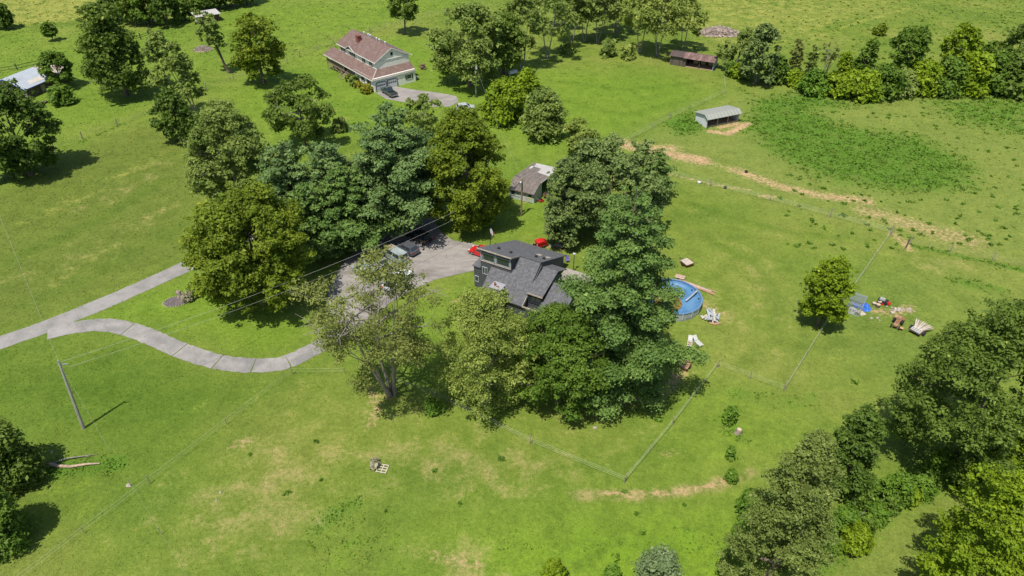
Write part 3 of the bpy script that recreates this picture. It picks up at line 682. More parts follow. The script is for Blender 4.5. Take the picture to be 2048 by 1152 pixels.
MB().slab([(-.3,-.4,2.22),(1.3,-.4,2.22),(1.5,1.6,3.08),(.9,2.6,3.3),(-.3,2.9,3.29)], .03).build('roof_tarp', M['black'], RFo)
MB().bar((5.33,2.3,3.22),(5.33,10.5,2.48),.06,.18).build('roof_edge', M['offwhite'], RBo)
MB().box(-.25, 5.25, -.42, -.36, 2.0, 2.2).build('eave_board', M['shedroof'], RFo)
window(SH, (.75,-.0,1.35), (0,-1,0), .9, 1.2, M['greenwall']); window(SH, (1.75,-.0,1.35), (0,-1,0), .9, 1.2, M['offwhite'], pane=M['greenwall'])
d_ = MB(); d_.box(3.9, 4.7, -.09, -.055, .15, 1.95); do = d_.build('door', M['greenwall'], SH)
MB().box(4.0, 4.6, -.11, -.095, 1.25, 1.85).build('pane', M['glass'], do); MB().box(3.95, 4.65, -.12, -.095, .95, 1.1).build('yellow_band', M['gold'], do)
MB().tube([(5.05,5.8,0),(5.05,5.8,2.9)], .09, 6).build('bay_post', M['offwhite'], SH)
def local(o, v): return o.matrix_basis @ Vector(v) if False else Matrix.Translation(o.location) @ Matrix.Rotation(o.rotation_euler.z, 4, 'Z') @ Vector(v)
bpy.context.view_layer.update()
q = local(SH, (5.9,1.4,0)); e = empty('red_mower', (q.x,q.y,gz(q.x,q.y)), R(40), 'small red mower against the pale green workshop wall', 'mower')
MB().box(-.4,.4,-.3,.3,.12,.35).build('deck', M['red'], e); MB().box(-.2,.15,-.18,.18,.35,.62).build('engine', M['black'], e)
hb = MB(); hb.bar((-.4,-.25,.3),(-1.0,-.25,.95),.04,.04); hb.bar((-.4,.25,.3),(-1.0,.25,.95),.04,.04); hb.bar((-1.0,-.25,.95),(-1.0,.25,.95),.04,.04); hb.build('handle', M['steel'], e)
for x in (-.3,.3):
    for y in (-.36,.36): MB().tube([(x,y-.05,.13),(x,y+.05,.13)], .13, 8).build('wheel', M['tyre'], e)
q = local(SH, (6.3,3.1,0)); e = empty('junk_cart', (q.x,q.y,gz(q.x,q.y)), R(-20), 'rusty two wheeled cart with dark load beside workshop bay', 'cart')
MB().box(-.7,.7,-.45,.45,.45,.8).build('tray', M['rust'], e); MB().box(-.55,.5,-.35,.35,.8,1.1,.1).build('load', M['black'], e); MB().bar((.7,0,.5),(1.5,0,.35),.06,.06).build('drawbar', M['steel'], e)
for y in (-.55,.55): MB().tube([(0,y-.07,.33),(0,y+.07,.33)], .33, 10).build('wheel', M['tyre'], e)
q = local(SH, (5.3,7.2,1.2)); e = empty('blue_tarp_bundle', q, 0, 'bright blue tarp bundle hanging in the open workshop bay', 'tarp')
tb = MB(); tb.tube([(0,0,-.6),(.1,0,-.2),(-.05,.05,.3),(.05,0,.7),(0,0,.9)], [.18,.42,.5,.35,.1], 8); tb.build('bundle', M['tarp'], e)
q = local(SH, (3.4,6.4,.04)); e = empty('red_barrel', q, 0, 'rusty red barrel standing inside the open workshop bay', 'barrel')
MB().tube([(0,0,0),(0,0,.3),(0,0,.31),(0,0,.6),(0,0,.61),(0,0,.88)], [.28,.28,.3,.28,.3,.28], 10).build('drum', M['rust'], e)

# barn at the left edge
pa = at(58, 197.5); an, L_ = R(73), 13.5
BN = empty('barn', (pa.x, pa.y, pa.z-.1), an, 'old board barn with pale tin gable roof and blue eave trim at left edge', 'barn')
wb = 10.6; hb_, pk = 2.6, 4.4
MB().prism([(0,0),(wb,0),(wb,hb_),(wb/2,pk),(0,hb_)], 0, L_, 'x').build('wall', M['barnwood'], BN)
MB().prism([(.05,.1),(wb-.05,.1),(wb-.05,hb_),(wb/2,pk-.1),(.05,hb_)], -.05, -.01, 'x').build('gable_board', M['barnwood_light'], BN)
rb = MB(); rb.slab([(-.5,-.5,hb_-.08),(L_*.62,-.5,hb_-.08),(L_*.62,wb/2,pk+.12),(-.5,wb/2,pk+.12)], .08); rb.slab([(-.5,wb/2,pk+.12),(L_*.62,wb/2,pk+.12),(L_*.62,wb+.5,hb_-.08),(-.5,wb+.5,hb_-.08)], .08)
rbo = rb.build('tin_roof', M['tin'], BN)
rb = MB(); rb.slab([(L_*.62+.01,-.35,hb_-.1),(L_+.3,-.35,hb_-.1),(L_+.3,wb/2,pk+.06),(L_*.62+.01,wb/2,pk+.06)], .08); rb.slab([(L_*.62+.01,wb/2,pk+.06),(L_+.3,wb/2,pk+.06),(L_+.3,wb+.4,hb_-.1),(L_*.62+.01,wb+.4,hb_-.1)], .08); rb.build('rusty_roof', plain('tin_roof_stained', (.40,.36,.32), .7, .2, 1.2, c2=(.28,.19,.14)), BN)
MB().slab([(2.2,.5,hb_+.30),(6.6,.3,hb_+.23),(6.4,1.7,hb_+.71),(3.0,1.9,hb_+.79)], .02).build('rust_stain', plain('rust_streaked_tin', (.46,.40,.34), .6, .25, 2, c2=(.55,.56,.55), stretch=(.6,4,1)), rbo)
bt = MB(); bt.box(-.52, L_*.62, -.56, -.51, hb_-.28, hb_-.06); bt.bar((-.53,-.5,hb_-.2),(-.53,wb/2,pk-.0),.05,.2); bt.bar((-.53,wb/2,pk),(-.53,wb+.5,hb_-.2),.05,.2); bt.build('blue_trim', plain('trim_blue', (.07,.12,.42), .6, .15), BN)
dd = MB(); dd.box(4.2, 5.4, -.05, -.01, .1, 2.0); dd.build('door', M['barnwood_light'], BN)
pa = at(84, 209.5); e = empty('feed_trough', pa, an, 'low dark feed trough of boards in front of the left barn', 'trough')
tr = MB(); tr.box(-1.5,1.5,-.4,-.34,.1,.5); tr.box(-1.5,1.5,.34,.4,.1,.5); tr.box(-1.5,-1.44,-.34,.34,.1,.5); tr.box(1.44,1.5,-.34,.34,.1,.5); tr.build('side', M['barnwood'], e)
MB().box(-1.43,1.43,-.33,.33,.12,.3).build('bottom', M['logend'], e)
for x in (-1.2, 1.2): MB().box(x-.06,x+.06,-.42,.42,-.05,.1).build('foot', M['barnwood'], e)

# run in shed in the grazed field
pa, pc = at(1412.5, 256), at(1476, 243.5); an, L_ = frame_from(pa, pc)
RN = empty('field_shelter', (pa.x, pa.y, pa.z), an, 'pale metal field shelter with grey green roof and open front', 'shelter'); D_ = 4.2
MB().box(0, .1, 0, D_, -.3, 2.15).build('end_wall', M['shedwhite'], RN); MB().box(L_-.1, L_, 0, D_, -.3, 2.15).build('end_wall', M['shedwhite'], RN)
for x0 in (0, L_-.1): MB().prism([(0,2.15),(D_,2.15),(D_,2.2),(.8,2.72),(0,2.3)], x0, x0+.1, 'x').build('end_gable', M['shedwhite'], RN)
MB().box(.1, L_-.1, D_-.1, D_, -.3, 2.1).build('back_wall', M['darkin'], RN)
MB().box(.1, L_-.1, .1, D_-.1, -.2, .06).build('dirt_floor', M['earth'], RN)
rn = MB(); rn.slab([(-.35,-.5,2.1),(L_+.35,-.5,2.1),(L_+.35,.8,2.85),(-.35,.8,2.85)], .07); rn.slab([(-.35,.8,2.85),(L_+.35,.8,2.85),(L_+.35,D_+.4,2.15),(-.35,D_+.4,2.15)], .07); rn.build('roof', M['greenroof'], RN)
for f in (.34, .66): MB().box(L_*f-.08, L_*f+.08, .05, .21, -.2, 2.2).build('post', M['barnwood_light'], RN)
MB().box(.1, L_-.1, .04, .14, .1, .32).build('sill_board', M['barnwood_light'], RN)

# rusty pole shed by the grove
pa, pc = at(1339, 129), at(1425, 142.5); an, L_ = frame_from(pa, pc); D_ = 5.5
RU = empty('pole_shed', (pa.x, pa.y, pa.z), an, 'sagging dark board pole shed with rusty red tin roof', 'shed')
MB().prism([(0,-.4),(D_,-.4),(D_,2.2),(2.0,3.1),(0,2.5)], 0, L_*.36, 'x').build('board_wall', M['barnwood'], RU)
MB().box(L_*.36, L_, D_-.12, D_, -.4, 2.2).build('back_wall', M['darkin'], RU)
MB().prism([(0,-.4),(D_,-.4),(D_,2.2),(2.0,3.0),(0,2.4)], L_-.12, L_, 'x').build('grey_end_wall', M['winframe'], RU)
MB().box(L_*.36, L_-.12, .1, D_-.12, -.2, .05).build('dirt_floor', M['earth'], RU)
ru = MB(); ru.slab([(L_*.30,-.5,2.42),(L_+.3,-.5,2.30),(L_+.3,2.0,3.05),(L_*.30,2.0,3.2)], .06); ru.slab([(L_*.30,2.0,3.2),(L_+.3,2.0,3.05),(L_+.3,D_+.3,2.1),(L_*.30,D_+.3,2.2)], .06); ru.build('tin_roof', M['rusttin'], RU)
ru = MB(); ru.slab([(-.3,-.4,2.5),(L_*.295,-.4,2.5),(L_*.295,2.0,3.15),(-.3,2.0,3.2)], .06); ru.slab([(-.3,2.0,3.2),(L_*.295,2.0,3.15),(L_*.295,D_+.3,2.2),(-.3,D_+.3,2.2)], .06); ru.build('dark_roof', plain('tin_roof_dark_rust', (.085,.06,.055), .8, .3, 2), RU)
for f in (.36, .68): MB().box(L_*f-.09, L_*f+.09, -.02, .16, -.3, 2.4).build('post', M['barnwood'], RU)
hay = plain('old_hay_bale', (.34,.25,.13), .95, .3, 4)
for k, (x, y) in enumerate(((.55,3.4),(.72,3.6),(.9,3.3))):
    q = local(RU, (L_*x, y, .05)); e = empty('hay_bale', (q.x, q.y, q.z), an, ['round hay bale nearest the board wall inside the rusty shed', 'middle round hay bale inside the rusty shed', 'round hay bale at the grey end wall inside the rusty shed'][k], 'hay bale', 'hay bales in the rusty shed')
    MB().tube([(-.62,0,.68),(-.6,0,.68),(.6,0,.68),(.62,0,.68)], [.6,.68,.68,.6], 12).build('bale', hay, e)

# low roofed shelter by the wood
pa, pc = at(399, 49), at(441, 41.5); an, L_ = frame_from(pa, pc); D_ = 4.
LS = empty('low_shelter', pa, an, 'low dark shelter with pale flat roof in front of the wood', 'shelter')
MB().box(.3, L_, 0, D_, -.3, 2.2).build('dark_wall', plain('boards_red_dark', (.09,.05,.045), .9, .3, lines=(0,.4)), LS)
MB().box(-.1, .28, -.02, D_, -.3, 2.2).build('pale_end_wall', M['offwhite'], LS)
MB().slab([(-.7,-.6,2.35),(L_+.5,-.6,2.35),(L_+.5,D_+.5,2.75),(-.7,D_+.5,2.75)], .12).build('roof', M['shedroof2'], LS)

# ------------------------------------------------------------------ vehicles
def loft_body(outline, W, inset=.07, edge=.12):
    """side outline (x,z) swept across the width with rounded shoulders"""
    cx = sum(a for a, _ in outline)/len(outline); cz = sum(b for _, b in outline)/len(outline)
    def ring(y, k): return [(x-math.copysign(k, x-cx), y, z-math.copysign(k, z-cz)*.8) for x, z in outline]
    rings = [ring(-W/2, inset), ring(-W/2+edge, 0), ring(W/2-edge, 0), ring(W/2, inset)]
    n = len(outline); mb = MB(); mb.v = [v for r in rings for v in r]
    for k in range(3):
        for i in range(n): mb.f.append((k*n+i, k*n+(i+1) % n, (k+1)*n+(i+1) % n, (k+1)*n+i))
    mb.f += [tuple(range(n))[::-1], tuple(range(3*n, 4*n))]
    return mb
def cabin(parent, xb0, xr0, xr1, xb1, zb, zt, W, m, tumble=.16, panes=True, roofm=None):
    """greenhouse: frustum with a pane on each side"""
    b0, b1 = -W/2, W/2; t0, t1 = -W/2+tumble, W/2-tumble
    base = [(xb0,b0,zb),(xb1,b0,zb),(xb1,b1,zb),(xb0,b1,zb)]; top = [(xr0,t0,zt),(xr1,t0,zt),(xr1,t1,zt),(xr0,t1,zt)]
    mb = MB(); mb.add(base+top, [(3,2,1,0),(4,5,6,7),(0,1,5,4),(1,2,6,5),(2,3,7,6),(3,0,4,7)])
    o = mb.build('cabin', m, parent)
    rm = MB(); rm.box(xr0-.04, xr1+.04, t0-.03, t1+.03, zt-.02, zt+.05, .06); rm.build('roof', roofm or m, o)
    def pane(nm, q, a0=.08, a1=.92, h0=.1, h1=.86):
        q = [Vector(v) for v in q]                            # bottom-left, bottom-right, top-right, top-left
        f = lambda s, t: (q[0].lerp(q[1], s)).lerp(q[3].lerp(q[2], s), t)
        n = (q[1]-q[0]).cross(q[3]-q[0]).normalized()*.012
        pts = [f(a0,h0)+n, f(a1,h0)+n, f(a1,h1)+n, f(a0,h1)+n]
        back = [v-n*.8 for v in pts]
        MB().add(pts+back, [(0,1,2,3),(7,6,5,4),(0,4,5,1),(1,5,6,2),(2,6,7,3),(3,7,4,0)]).build(nm, M['glass'], o)
    if panes:
        pane('windscreen', [base[1],base[2],top[2],top[1]]); pane('rear_window', [base[3],base[0],top[0],top[3]])
        for i, (a, b2, c, d) in enumerate(((base[0],base[1],top[1],top[0]), (base[2],base[3],top[3],top[2]))):
            pane('side_window', [a,b2,c,d], .1, .48); pane('side_window', [a,b2,c,d], .53, .9)
    return o
def wheels(parent, xs, W, r=.34, wd=.22):
    for x in xs:
        for s in (-1, 1):
            y = s*(W/2-wd/2+.02)
            tw = MB().tube([(x,y-wd/2,r),(x,y-wd/2+.03,r),(x,y+wd/2-.03,r),(x,y+wd/2,r)], [r*.9,r,r,r*.9], 14).build('wheel', M['tyre'], parent)
            MB().tube([(x,y+s*(wd/2-.01),r),(x,y+s*(wd/2+.012),r)], r*.6, 10).build('rim', M['rim'], tw)
def vehicle(kind, rear, front, m, name, label, cat, L=None, lamps=True, shift=0):
    a, c = at(*rear), at(*front); an = math.atan2(c.y-a.y, c.x-a.x); mid = (a+c)/2
    e = empty(name, (mid.x, mid.y, gz(mid.x, mid.y)+.06), an, label, cat)
    if kind == 'suv': L_, W, zb, zt = L or 4.6, 1.85, 1.0, 1.62; out = [(-L_/2,.35),(-L_/2,.95),(-L_/2+.1,1.02),(L_*.16,1.02),(L_*.44,.9),(L_/2,.72),(L_/2,.35),(L_*.36,.22),(-L_*.36,.22)]; cab = (-L_/2+.12,-L_/2+.5,L_*.02,L_*.2)
    elif kind == 'hatch': L_, W, zb, zt = L or 4.0, 1.72, .95, 1.52; out = [(-L_/2,.35),(-L_/2,.9),(-L_/2+.1,.97),(L_*.2,.97),(L_*.44,.82),(L_/2,.65),(L_/2,.32),(L_*.36,.2),(-L_*.36,.2)]; cab = (-L_/2+.15,-L_/2+.55,L_*.06,L_*.25)
    elif kind == 'sedan': L_, W, zb, zt = L or 4.7, 1.8, .92, 1.42; out = [(-L_/2,.35),(-L_/2,.85),(-L_/2+.1,.92),(L_*.2,.95),(L_*.44,.85),(L_/2,.65),(L_/2,.32),(L_*.36,.2),(-L_*.36,.2)]; cab = (-L_*.36,-L_*.2,L_*.05,L_*.22)
    elif kind == 'van': L_, W, zb, zt = L or 5.0, 1.9, 1.15, 1.95; out = [(-L_/2,.4),(-L_/2,1.1),(-L_/2+.08,1.17),(L_*.3,1.17),(L_*.46,1.0),(L_/2,.8),(L_/2,.4),(L_*.36,.28),(-L_*.36,.28)]; cab = (-L_/2+.08,-L_/2+.2,L_*.22,L_*.34)
    else: L_, W, zb, zt = L or 5.7, 1.95, 1.1, 1.82; out = [(-L_/2,.5),(-L_/2,.72),(L_*.3,.72),(L_/2,.72),(L_/2,.5),(L_*.36,.4),(-L_*.36,.4)]; cab = (-L_*.08,-L_*.03,L_*.12,L_*.2)
    if kind == 'pickup':
        loft_body(out, W).build('chassis', m, e)
        hood = loft_body([(-L_*.09,.73),(-L_*.09,1.12),(L_*.2,1.12),(L_*.46,1.02),(L_/2,.92),(L_/2,.73)], W-.02, .05).build('hood', m, e)
        bed = MB()
        bed.box(-L_/2+.05,-L_*.1,-W/2+.02,-W/2+.16,.73,1.14); bed.box(-L_/2+.05,-L_*.1,W/2-.16,W/2-.02,.73,1.14); bed.box(-L_*.12,-L_*.1,-W/2+.17,W/2-.17,.73,1.14)
        bo = bed.build('cargo_bed', m, e); MB().box(-L_/2+.1,-L_*.12-.01,-W/2+.17,W/2-.17,.735,.77).build('bed_liner', M['black'], bo)
        MB().box(-L_/2,-L_/2+.06,-W/2+.17,W/2-.17,.74,1.13).build('tailgate', m, bo)
    else:
        loft_body(out, W).build('body', m, e)
    cabin(e, *cab, zb, zt, W-.08, m)
    wheels(e, (-L_*.31, L_*.32), W, .37 if kind == 'pickup' else .33)
    bz = .42 if kind != 'pickup' else .52
    MB().box(-L_/2-.1,-L_/2+.04,-W/2+.08,W/2-.08,bz,bz+.2).build('bumper', M['rim'] if kind == 'pickup' else m, e); MB().box(L_/2-.04,L_/2+.08,-W/2+.08,W/2-.08,bz-.05,bz+.17).build('bumper', M['black'], e)
    if lamps:
        for s in (-1, 1):
            MB().box(-L_/2-.03,-L_/2+.1,s*(W/2-.16)-.11,s*(W/2-.16)+.11,.75,.98).build('tail_lamp', M['lamp_red'], e)
            MB().box(L_/2-.14,L_/2+.02,s*(W/2-.24)-.16,s*(W/2-.24)+.16,.62,.76).build('headlight', M['lamp_clear'], e)
        for s in (-1, 1): MB().box(cab[3]-.25,cab[3]-.1,s*(W/2+.06)-.08,s*(W/2+.06)+.08,zb,zb+.16).build('mirror', m, e)
    return e
vehicle('suv', (831,512), (796,493), M['greypaint'], 'grey_suv', 'grey car with sloping rear window parked beside faded teal van', 'car')
vehicle('suv', (856,488), (822,471), M['blackpaint'], 'black_suv', 'black car half in tree shade, farthest up the parking area', 'car')
vt = vehicle('van', (811,530), (771,507), M['teal'], 'teal_van', 'faded teal van with rusty roof patch beside the grey car', 'van')
MB().box(.2,1.4,-.6,.6,2.0,2.06).build('roof_patch', M['brush'], vt)
vehicle('van', (748,562), (716,540), M['teal'], 'teal_van', 'faded teal van half hidden under the sparse tree', 'van')
vehicle('sedan', (776,541), (741,519), M['grey'], 'junk_car', 'weathered grey car between the two faded teal vans', 'car', lamps=False)
vehicle('pickup', (778,584), (815,551), M['whitepaint'], 'white_pickup', 'white pickup truck seen through the sparse tree on the drive', 'pickup truck')
vehicle('hatch', (981,516), (944,504), M['redpaint'], 'red_hatchback', 'red hatchback parked behind the charcoal house', 'car')
vehicle('pickup', (791,197), (767,181.5), M['darkgreen'], 'dark_pickup', 'dark green pickup truck parked at the cream house garage', 'pickup truck')
vehicle('hatch', (918,221.5), (944,219), M['silver'], 'silver_car', 'silver car on the grass beside a yellow green treetop', 'car', L=4.3)

# ------------------------------------------------------------------ utility poles and wires
def best_top(base, tpx):
    best = None
    for k in range(60, 140):
        z = k*.1; q = at(tpx[0], tpx[1], z); d = (q.to_2d()-base.to_2d()).length
        if best is None or d < best[0]: best = (d, q)
    return best[1]
def upole(bpx, tpx, m, r, label):
    b_ = at(*bpx); t_ = best_top(b_, tpx)
    e = empty('utility_pole', b_, 0, label, 'utility pole', 'utility poles')
    d = t_-b_
    MB().tube([(0,0,-.3), d*.5, d], [r*1.15, r, r*.75], 8).build('shaft', m, e)
    return e, t_, d
P1, T1, D1 = upole((167,857), (118,725), M['pole'], .17, 'tall weathered grey utility pole leaning on the lower lawn beside the curved drive')
MB().tube([D1+Vector((0,0,-.05)), D1+Vector((0,0,.32))], [.12,.09], 8).build('cap', M['steel'], P1)
MB().bar(D1+Vector((-.1,0,-.35)), D1+Vector((.75,.15,-.35)), .1, .1).build('insulator_arm', M['steel'], P1)
P2, T2, D2 = upole((1042,432), (1045,357), M['pole2'], .15, 'brown utility pole with grey transformer beside the workshop')
MB().tube([D2+Vector((-.3,-.2,-1.5)), D2+Vector((-.3,-.2,-1.45)), D2+Vector((-.3,-.2,-.55)), D2+Vector((-.3,-.2,-.45))], [.24,.27,.27,.18], 10).build('transformer', M['steel'], P2)
MB().bar(D2+Vector((-.7,.2,-.2)), D2+Vector((.6,-.2,-.2)), .1, .1).build('cross_arm', M['pole2'], P2)
MB().tube([D2+Vector((.35,-.15,-.6)), D2+Vector((.35,-.15,-.2))], [.1,.07], 6).build('insulator', M['steel'], P2)
P3, T3, D3 = upole((952,195), (950,127), M['pole'], .15, 'utility pole standing beside the cream house drive')
MB().tube([D3+Vector((.3,-.1,-1.3)), D3+Vector((.3,-.1,-.45))], [.24,.24], 10).build('transformer', M['white'], P3)
def wire(a, c, sag, r, label, n=24, m=None, name='power_wire'):
    a, c = Vector(a), Vector(c)
    pts = [a.lerp(c, i/n)-Vector((0,0,sag*4*(i/n)*(1-i/n))) for i in range(n+1)]
    o = MB().tube(pts, r, 4).build(name, m or M['wire'])
    prop(o, label, 'wire'); return o
wire(T1, T2, 1.7, .014, 'upper power wire from the leaning grey pole to the workshop pole')
wire(T1-Vector((0,0,1.0)), T2-Vector((0,0,1.3)), 1.9, .012, 'lower power wire from the leaning grey pole to the workshop pole')
wire(T2, T3, 1.2, .008, 'thin power wire from the workshop pole to the pole by the cream house')
wire(T1, at(-150,70,9), 1.5, .008, 'thin wire from the leaning grey pole up over the left field')
wire(T1-Vector((0,0,.6)), at(221,903), 0, .008, 'guy wire from the leaning grey pole down to the lawn', n=2, name='guy_wire')
wire(T3-Vector((0,0,.4)), at(969,184), 0, .016, 'upper guy wire of the pole by the cream house', n=2, name='guy_wire')
wire(T3-Vector((0,0,1.6)), at(966,188), 0, .016, 'lower guy wire of the pole by the cream house', n=2, name='guy_wire')
p = at(126, 871); e = empty('marker_stake', p, 0, 'thin yellow marker stake on the lower lawn near the leaning pole', 'stake')
MB().tube([(0,0,-.1),(0,0,2.2)], .035, 5).build('rod', M['gold'], e)

# ------------------------------------------------------------------ fences
def fence(name, label, pts_px, spacing, heights, r, pm, sm, ph=1.25, pr=.05, flat=False):
    line = curvepts(pts_px); root = empty(name, line[0], 0, label, 'fence')
    posts = []
    for i, (a, c) in enumerate(zip(line[:-1], line[1:])):
        n = max(1, round((c-a).length/spacing))
        for k in range(n + (i == len(line)-2)):
            q = a.lerp(c, k/n); posts.append((Vector((q.x, q.y, gz(q.x, q.y))), k == 0))
    o0 = line[0]
    for q, corner in posts:
        k = 1.25 if corner else 1.; tilt = Vector((random.uniform(-.04,.04), random.uniform(-.04,.04), 0))
        MB().tube([q-o0-Vector((0,0,.1)), q-o0+tilt*ph+Vector((0,0,ph*k))], pr*(1.5 if corner else 1), 5).build('post', pm, root)
    for z in heights:
        mb = MB(); pts = [q-o0+Vector((0,0,z)) for q, _ in posts]
        if flat:
            for a, c in zip(pts[:-1], pts[1:]): mb.bar(a, c, .04, .12)
        else:
            pp = []
            for a, c in zip(pts[:-1], pts[1:]): pp += [a, a.lerp(c, .5)-Vector((0,0,.04))]
            mb.tube(pp+[pts[-1]], r*.75, 4)
        mb.build('rail' if flat else 'strand', sm, root)
    return root
TAPE = M['rope']
fence('tape_fence', 'white tape fence running from the bottom left corner up to the sparse tree', [(20,1180),(300,968),(585,749),(690,748)], 9, (.6,1.05), 0.011, M['post'], TAPE, 1.15, .035)
fence('tape_fence', 'white tape fence dipping from the sparse tree to the low corner post', [(785,764),(870,795),(1060,888),(1248,966)], 8, (.55,.85,1.15), 0.010, M['post'], TAPE, 1.2, .04)
fence('tape_fence', 'white tape fence climbing from the low corner to the open lawn corner', [(1250,964),(1345,850),(1433,735)], 7, (.55,.85,1.15), 0.012, M['post'], TAPE, 1.2, .04)
fence('tape_fence', 'short white tape fence between the two lawn corners', [(1436,735),(1500,758),(1566,783)], 6, (.5,.85,1.15), 0.010, M['post'], TAPE, 1.2, .04)
fence('tape_fence', 'white tape fence from the lawn corner past the round tree to the gate', [(1568,782),(1650,652),(1715,565),(1780,470)], 8, (.55,.85,1.15), 0.012, M['post'], TAPE, 1.25, .04)
fence('tape_fence', 'white multi strand fence between mown lawn and grazed field', [(1318,345),(1420,372),(1540,402),(1660,434),(1779,467)], 9, (.4,.65,.9,1.15), 0.012, M['post'], TAPE, 1.35, .06)
fence('wire_fence', 'dark wire fence overgrown with weeds at right of the gate gap', [(1818,490),(1900,505),(1985,522),(2070,542)], 5, (.5,.9,1.2), .014, M['post'], M['post'], 1.35, .06)
fence('tape_fence', 'white strand fence along the mown paddock below the rusty shed', [(1225,300),(1340,238),(1450,187),(1447,160)], 8, (.5,.85,1.2), 0.013, M['post'], TAPE, 1.3, .05)
fence('wire_fence', 'long post and wire fence climbing from the left field past the cream house', [(110,303),(166,279),(235,252),(312,226),(413,180),(520,147),(600,114),(667,88),(740,66),(800,47),(893,26),(960,6)], 6.5, (.5,.9,1.2), .014, M['post'], M['post'], 1.45, .09)
fence('rail_fence', 'black rail fence behind the left barn', [(-60,162),(0,146),(35,140),(81,130),(130,122)], 5, (.5,1.2), .02, M['postdark'], M['postdark'], 1.4, .09, flat=True)
fence('rail_fence', 'black rail fence corner beside the big tree near the wood', [(262,84),(282,79),(298,73),(301,45)], 3.6, (.6,1.2), .02, M['postdark'], M['postdark'], 1.5, .1, flat=True)
fence('tape_fence', 'white strand fence half hidden in the scrub at lower right', [(1690,1056),(1725,1034),(1785,997),(1858,946)], 6, (.8,1.15), 0.011, M['post'], TAPE, 1.3, .04)
fence('wire_fence', 'thin single strand fence running to the bottom edge', [(262,972),(324,1069),(385,1175)], 8, (.9,), .005, M['post'], TAPE, 1.0, .025)
for k, (a, lab) in enumerate((((1780,470), 'gate post with pale bracing at the corner of the tape fences'), ((1811,497), 'dark gate post at the start of the overgrown wire fence'))):
    p = at(*a); e = empty('gate_post', p, 0, lab, 'post'); MB().tube([(0,0,-.2),(.08,0,1.9)], .11, 7).build('shaft', M['barnwood_light' if k == 0 else 'barnwood'], e)
    MB().bar((0,0,.2),(-.7 if k else .2,-.7,1.3 if k == 0 else .1),.07,.07).build('brace', M['barnwood_light' if k == 0 else 'barnwood'], e)

# ------------------------------------------------------------------ trees
TRI = [0]
VPY = 576+FPX/math.tan(PITCH)
def foot(base, top):
    """the foot of an upright whose middle shows in column base[0] and whose foot is in row base[1]"""
    my = (base[1]+top)/2
    return (1024+(base[0]-1024)*(VPY-base[1])/(VPY-my), base[1])
def leaf_faces(C, N, size, quad):
    """one small face per leaf spray, at C facing N"""
    n = len(C); up = rng.normal(size=(n, 3)); T = np.cross(N, up); T /= np.linalg.norm(T, axis=1, keepdims=True)+1e-9
    B = np.cross(N, T); s = size[:, None]
    if quad:
        v = np.stack([C-T*s, C-B*s*.55+N*s*.12, C+T*s, C+B*s*.55+N*s*.12], 1); TRI[0] += 2*n
        return v.reshape(-1, 3), np.arange(4*n).reshape(-1, 4)
    v = np.stack([C-T*s*.9-B*s*.45, C+T*s*.9-B*s*.45, C+B*s*.95], 1); TRI[0] += n
    return v.reshape(-1, 3), np.arange(3*n).reshape(-1, 3)
def unit(v): return v/(np.linalg.norm(v, axis=-1, keepdims=True)+1e-9)
def sprays(cent, rad, leaf, cover, quad, flat=.8, upbias=.6, tint0=None, rand_n=.65, soft=True):
    """leaf faces round every clump centre"""
    Cs, Ns, Ts = [], [], []
    area = .9*leaf*leaf*(1.2 if quad else .95)
    for i in range(len(cent)):
        n = max(6, int(cover*4*math.pi*rad[i]**2*.62/area))
        d = unit(rng.normal(size=(n, 3))); d[:, 2] = np.where(d[:, 2] < -.35, -d[:, 2], d[:, 2])
        k = rng.beta(2.4, 1.5, (n, 1))*1.38 if soft else rng.uniform(.35, 1.08, (n, 1))
        Cs.append(cent[i] + d*k*rad[i]*np.array([1, 1, flat])); Ns.append(unit(d+rng.normal(size=(n, 3))*rand_n+np.array([0, 0, upbias])))
        t0 = tint0[i] if tint0 is not None else rng.uniform(.1, .75)
        Ts.append(np.clip(t0*.6+rng.uniform(0, .4, n)+(rng.random(n) < .04)*.3, 0, 1))
    C = np.concatenate(Cs); N = np.concatenate(Ns); T = np.concatenate(Ts)
    s = leaf*np.clip(rng.lognormal(-.06, .38, len(C)), .45, 2.0)
    v, f = leaf_faces(C, N, s, quad)
    return v, f, T
def profile(shape, t):
    if shape == 'round': return np.sqrt(np.clip(1-(2*t-.9)**2/1.21, .02, 1))
    if shape == 'oval': return np.clip(np.sin(np.pi*np.clip(t*.92+.08, 0, 1)**.75)**.7, .05, 1)
    if shape == 'cone': return np.clip((1-t)**.8*1.0+.04, .05, 1)*np.clip(t*6+.45, 0, 1)
    if shape == 'vase': return np.clip(.35+.75*t**.8, 0, 1)*np.sqrt(np.clip(1-np.clip(t-.55, 0, 1)**2/.205, .03, 1))
    if shape == 'spire': return np.clip(1.02-.72*t**1.1, .12, 1)
    if shape == 'column': return np.clip(1.05-t**3, .25, 1)
    return np.ones_like(t)
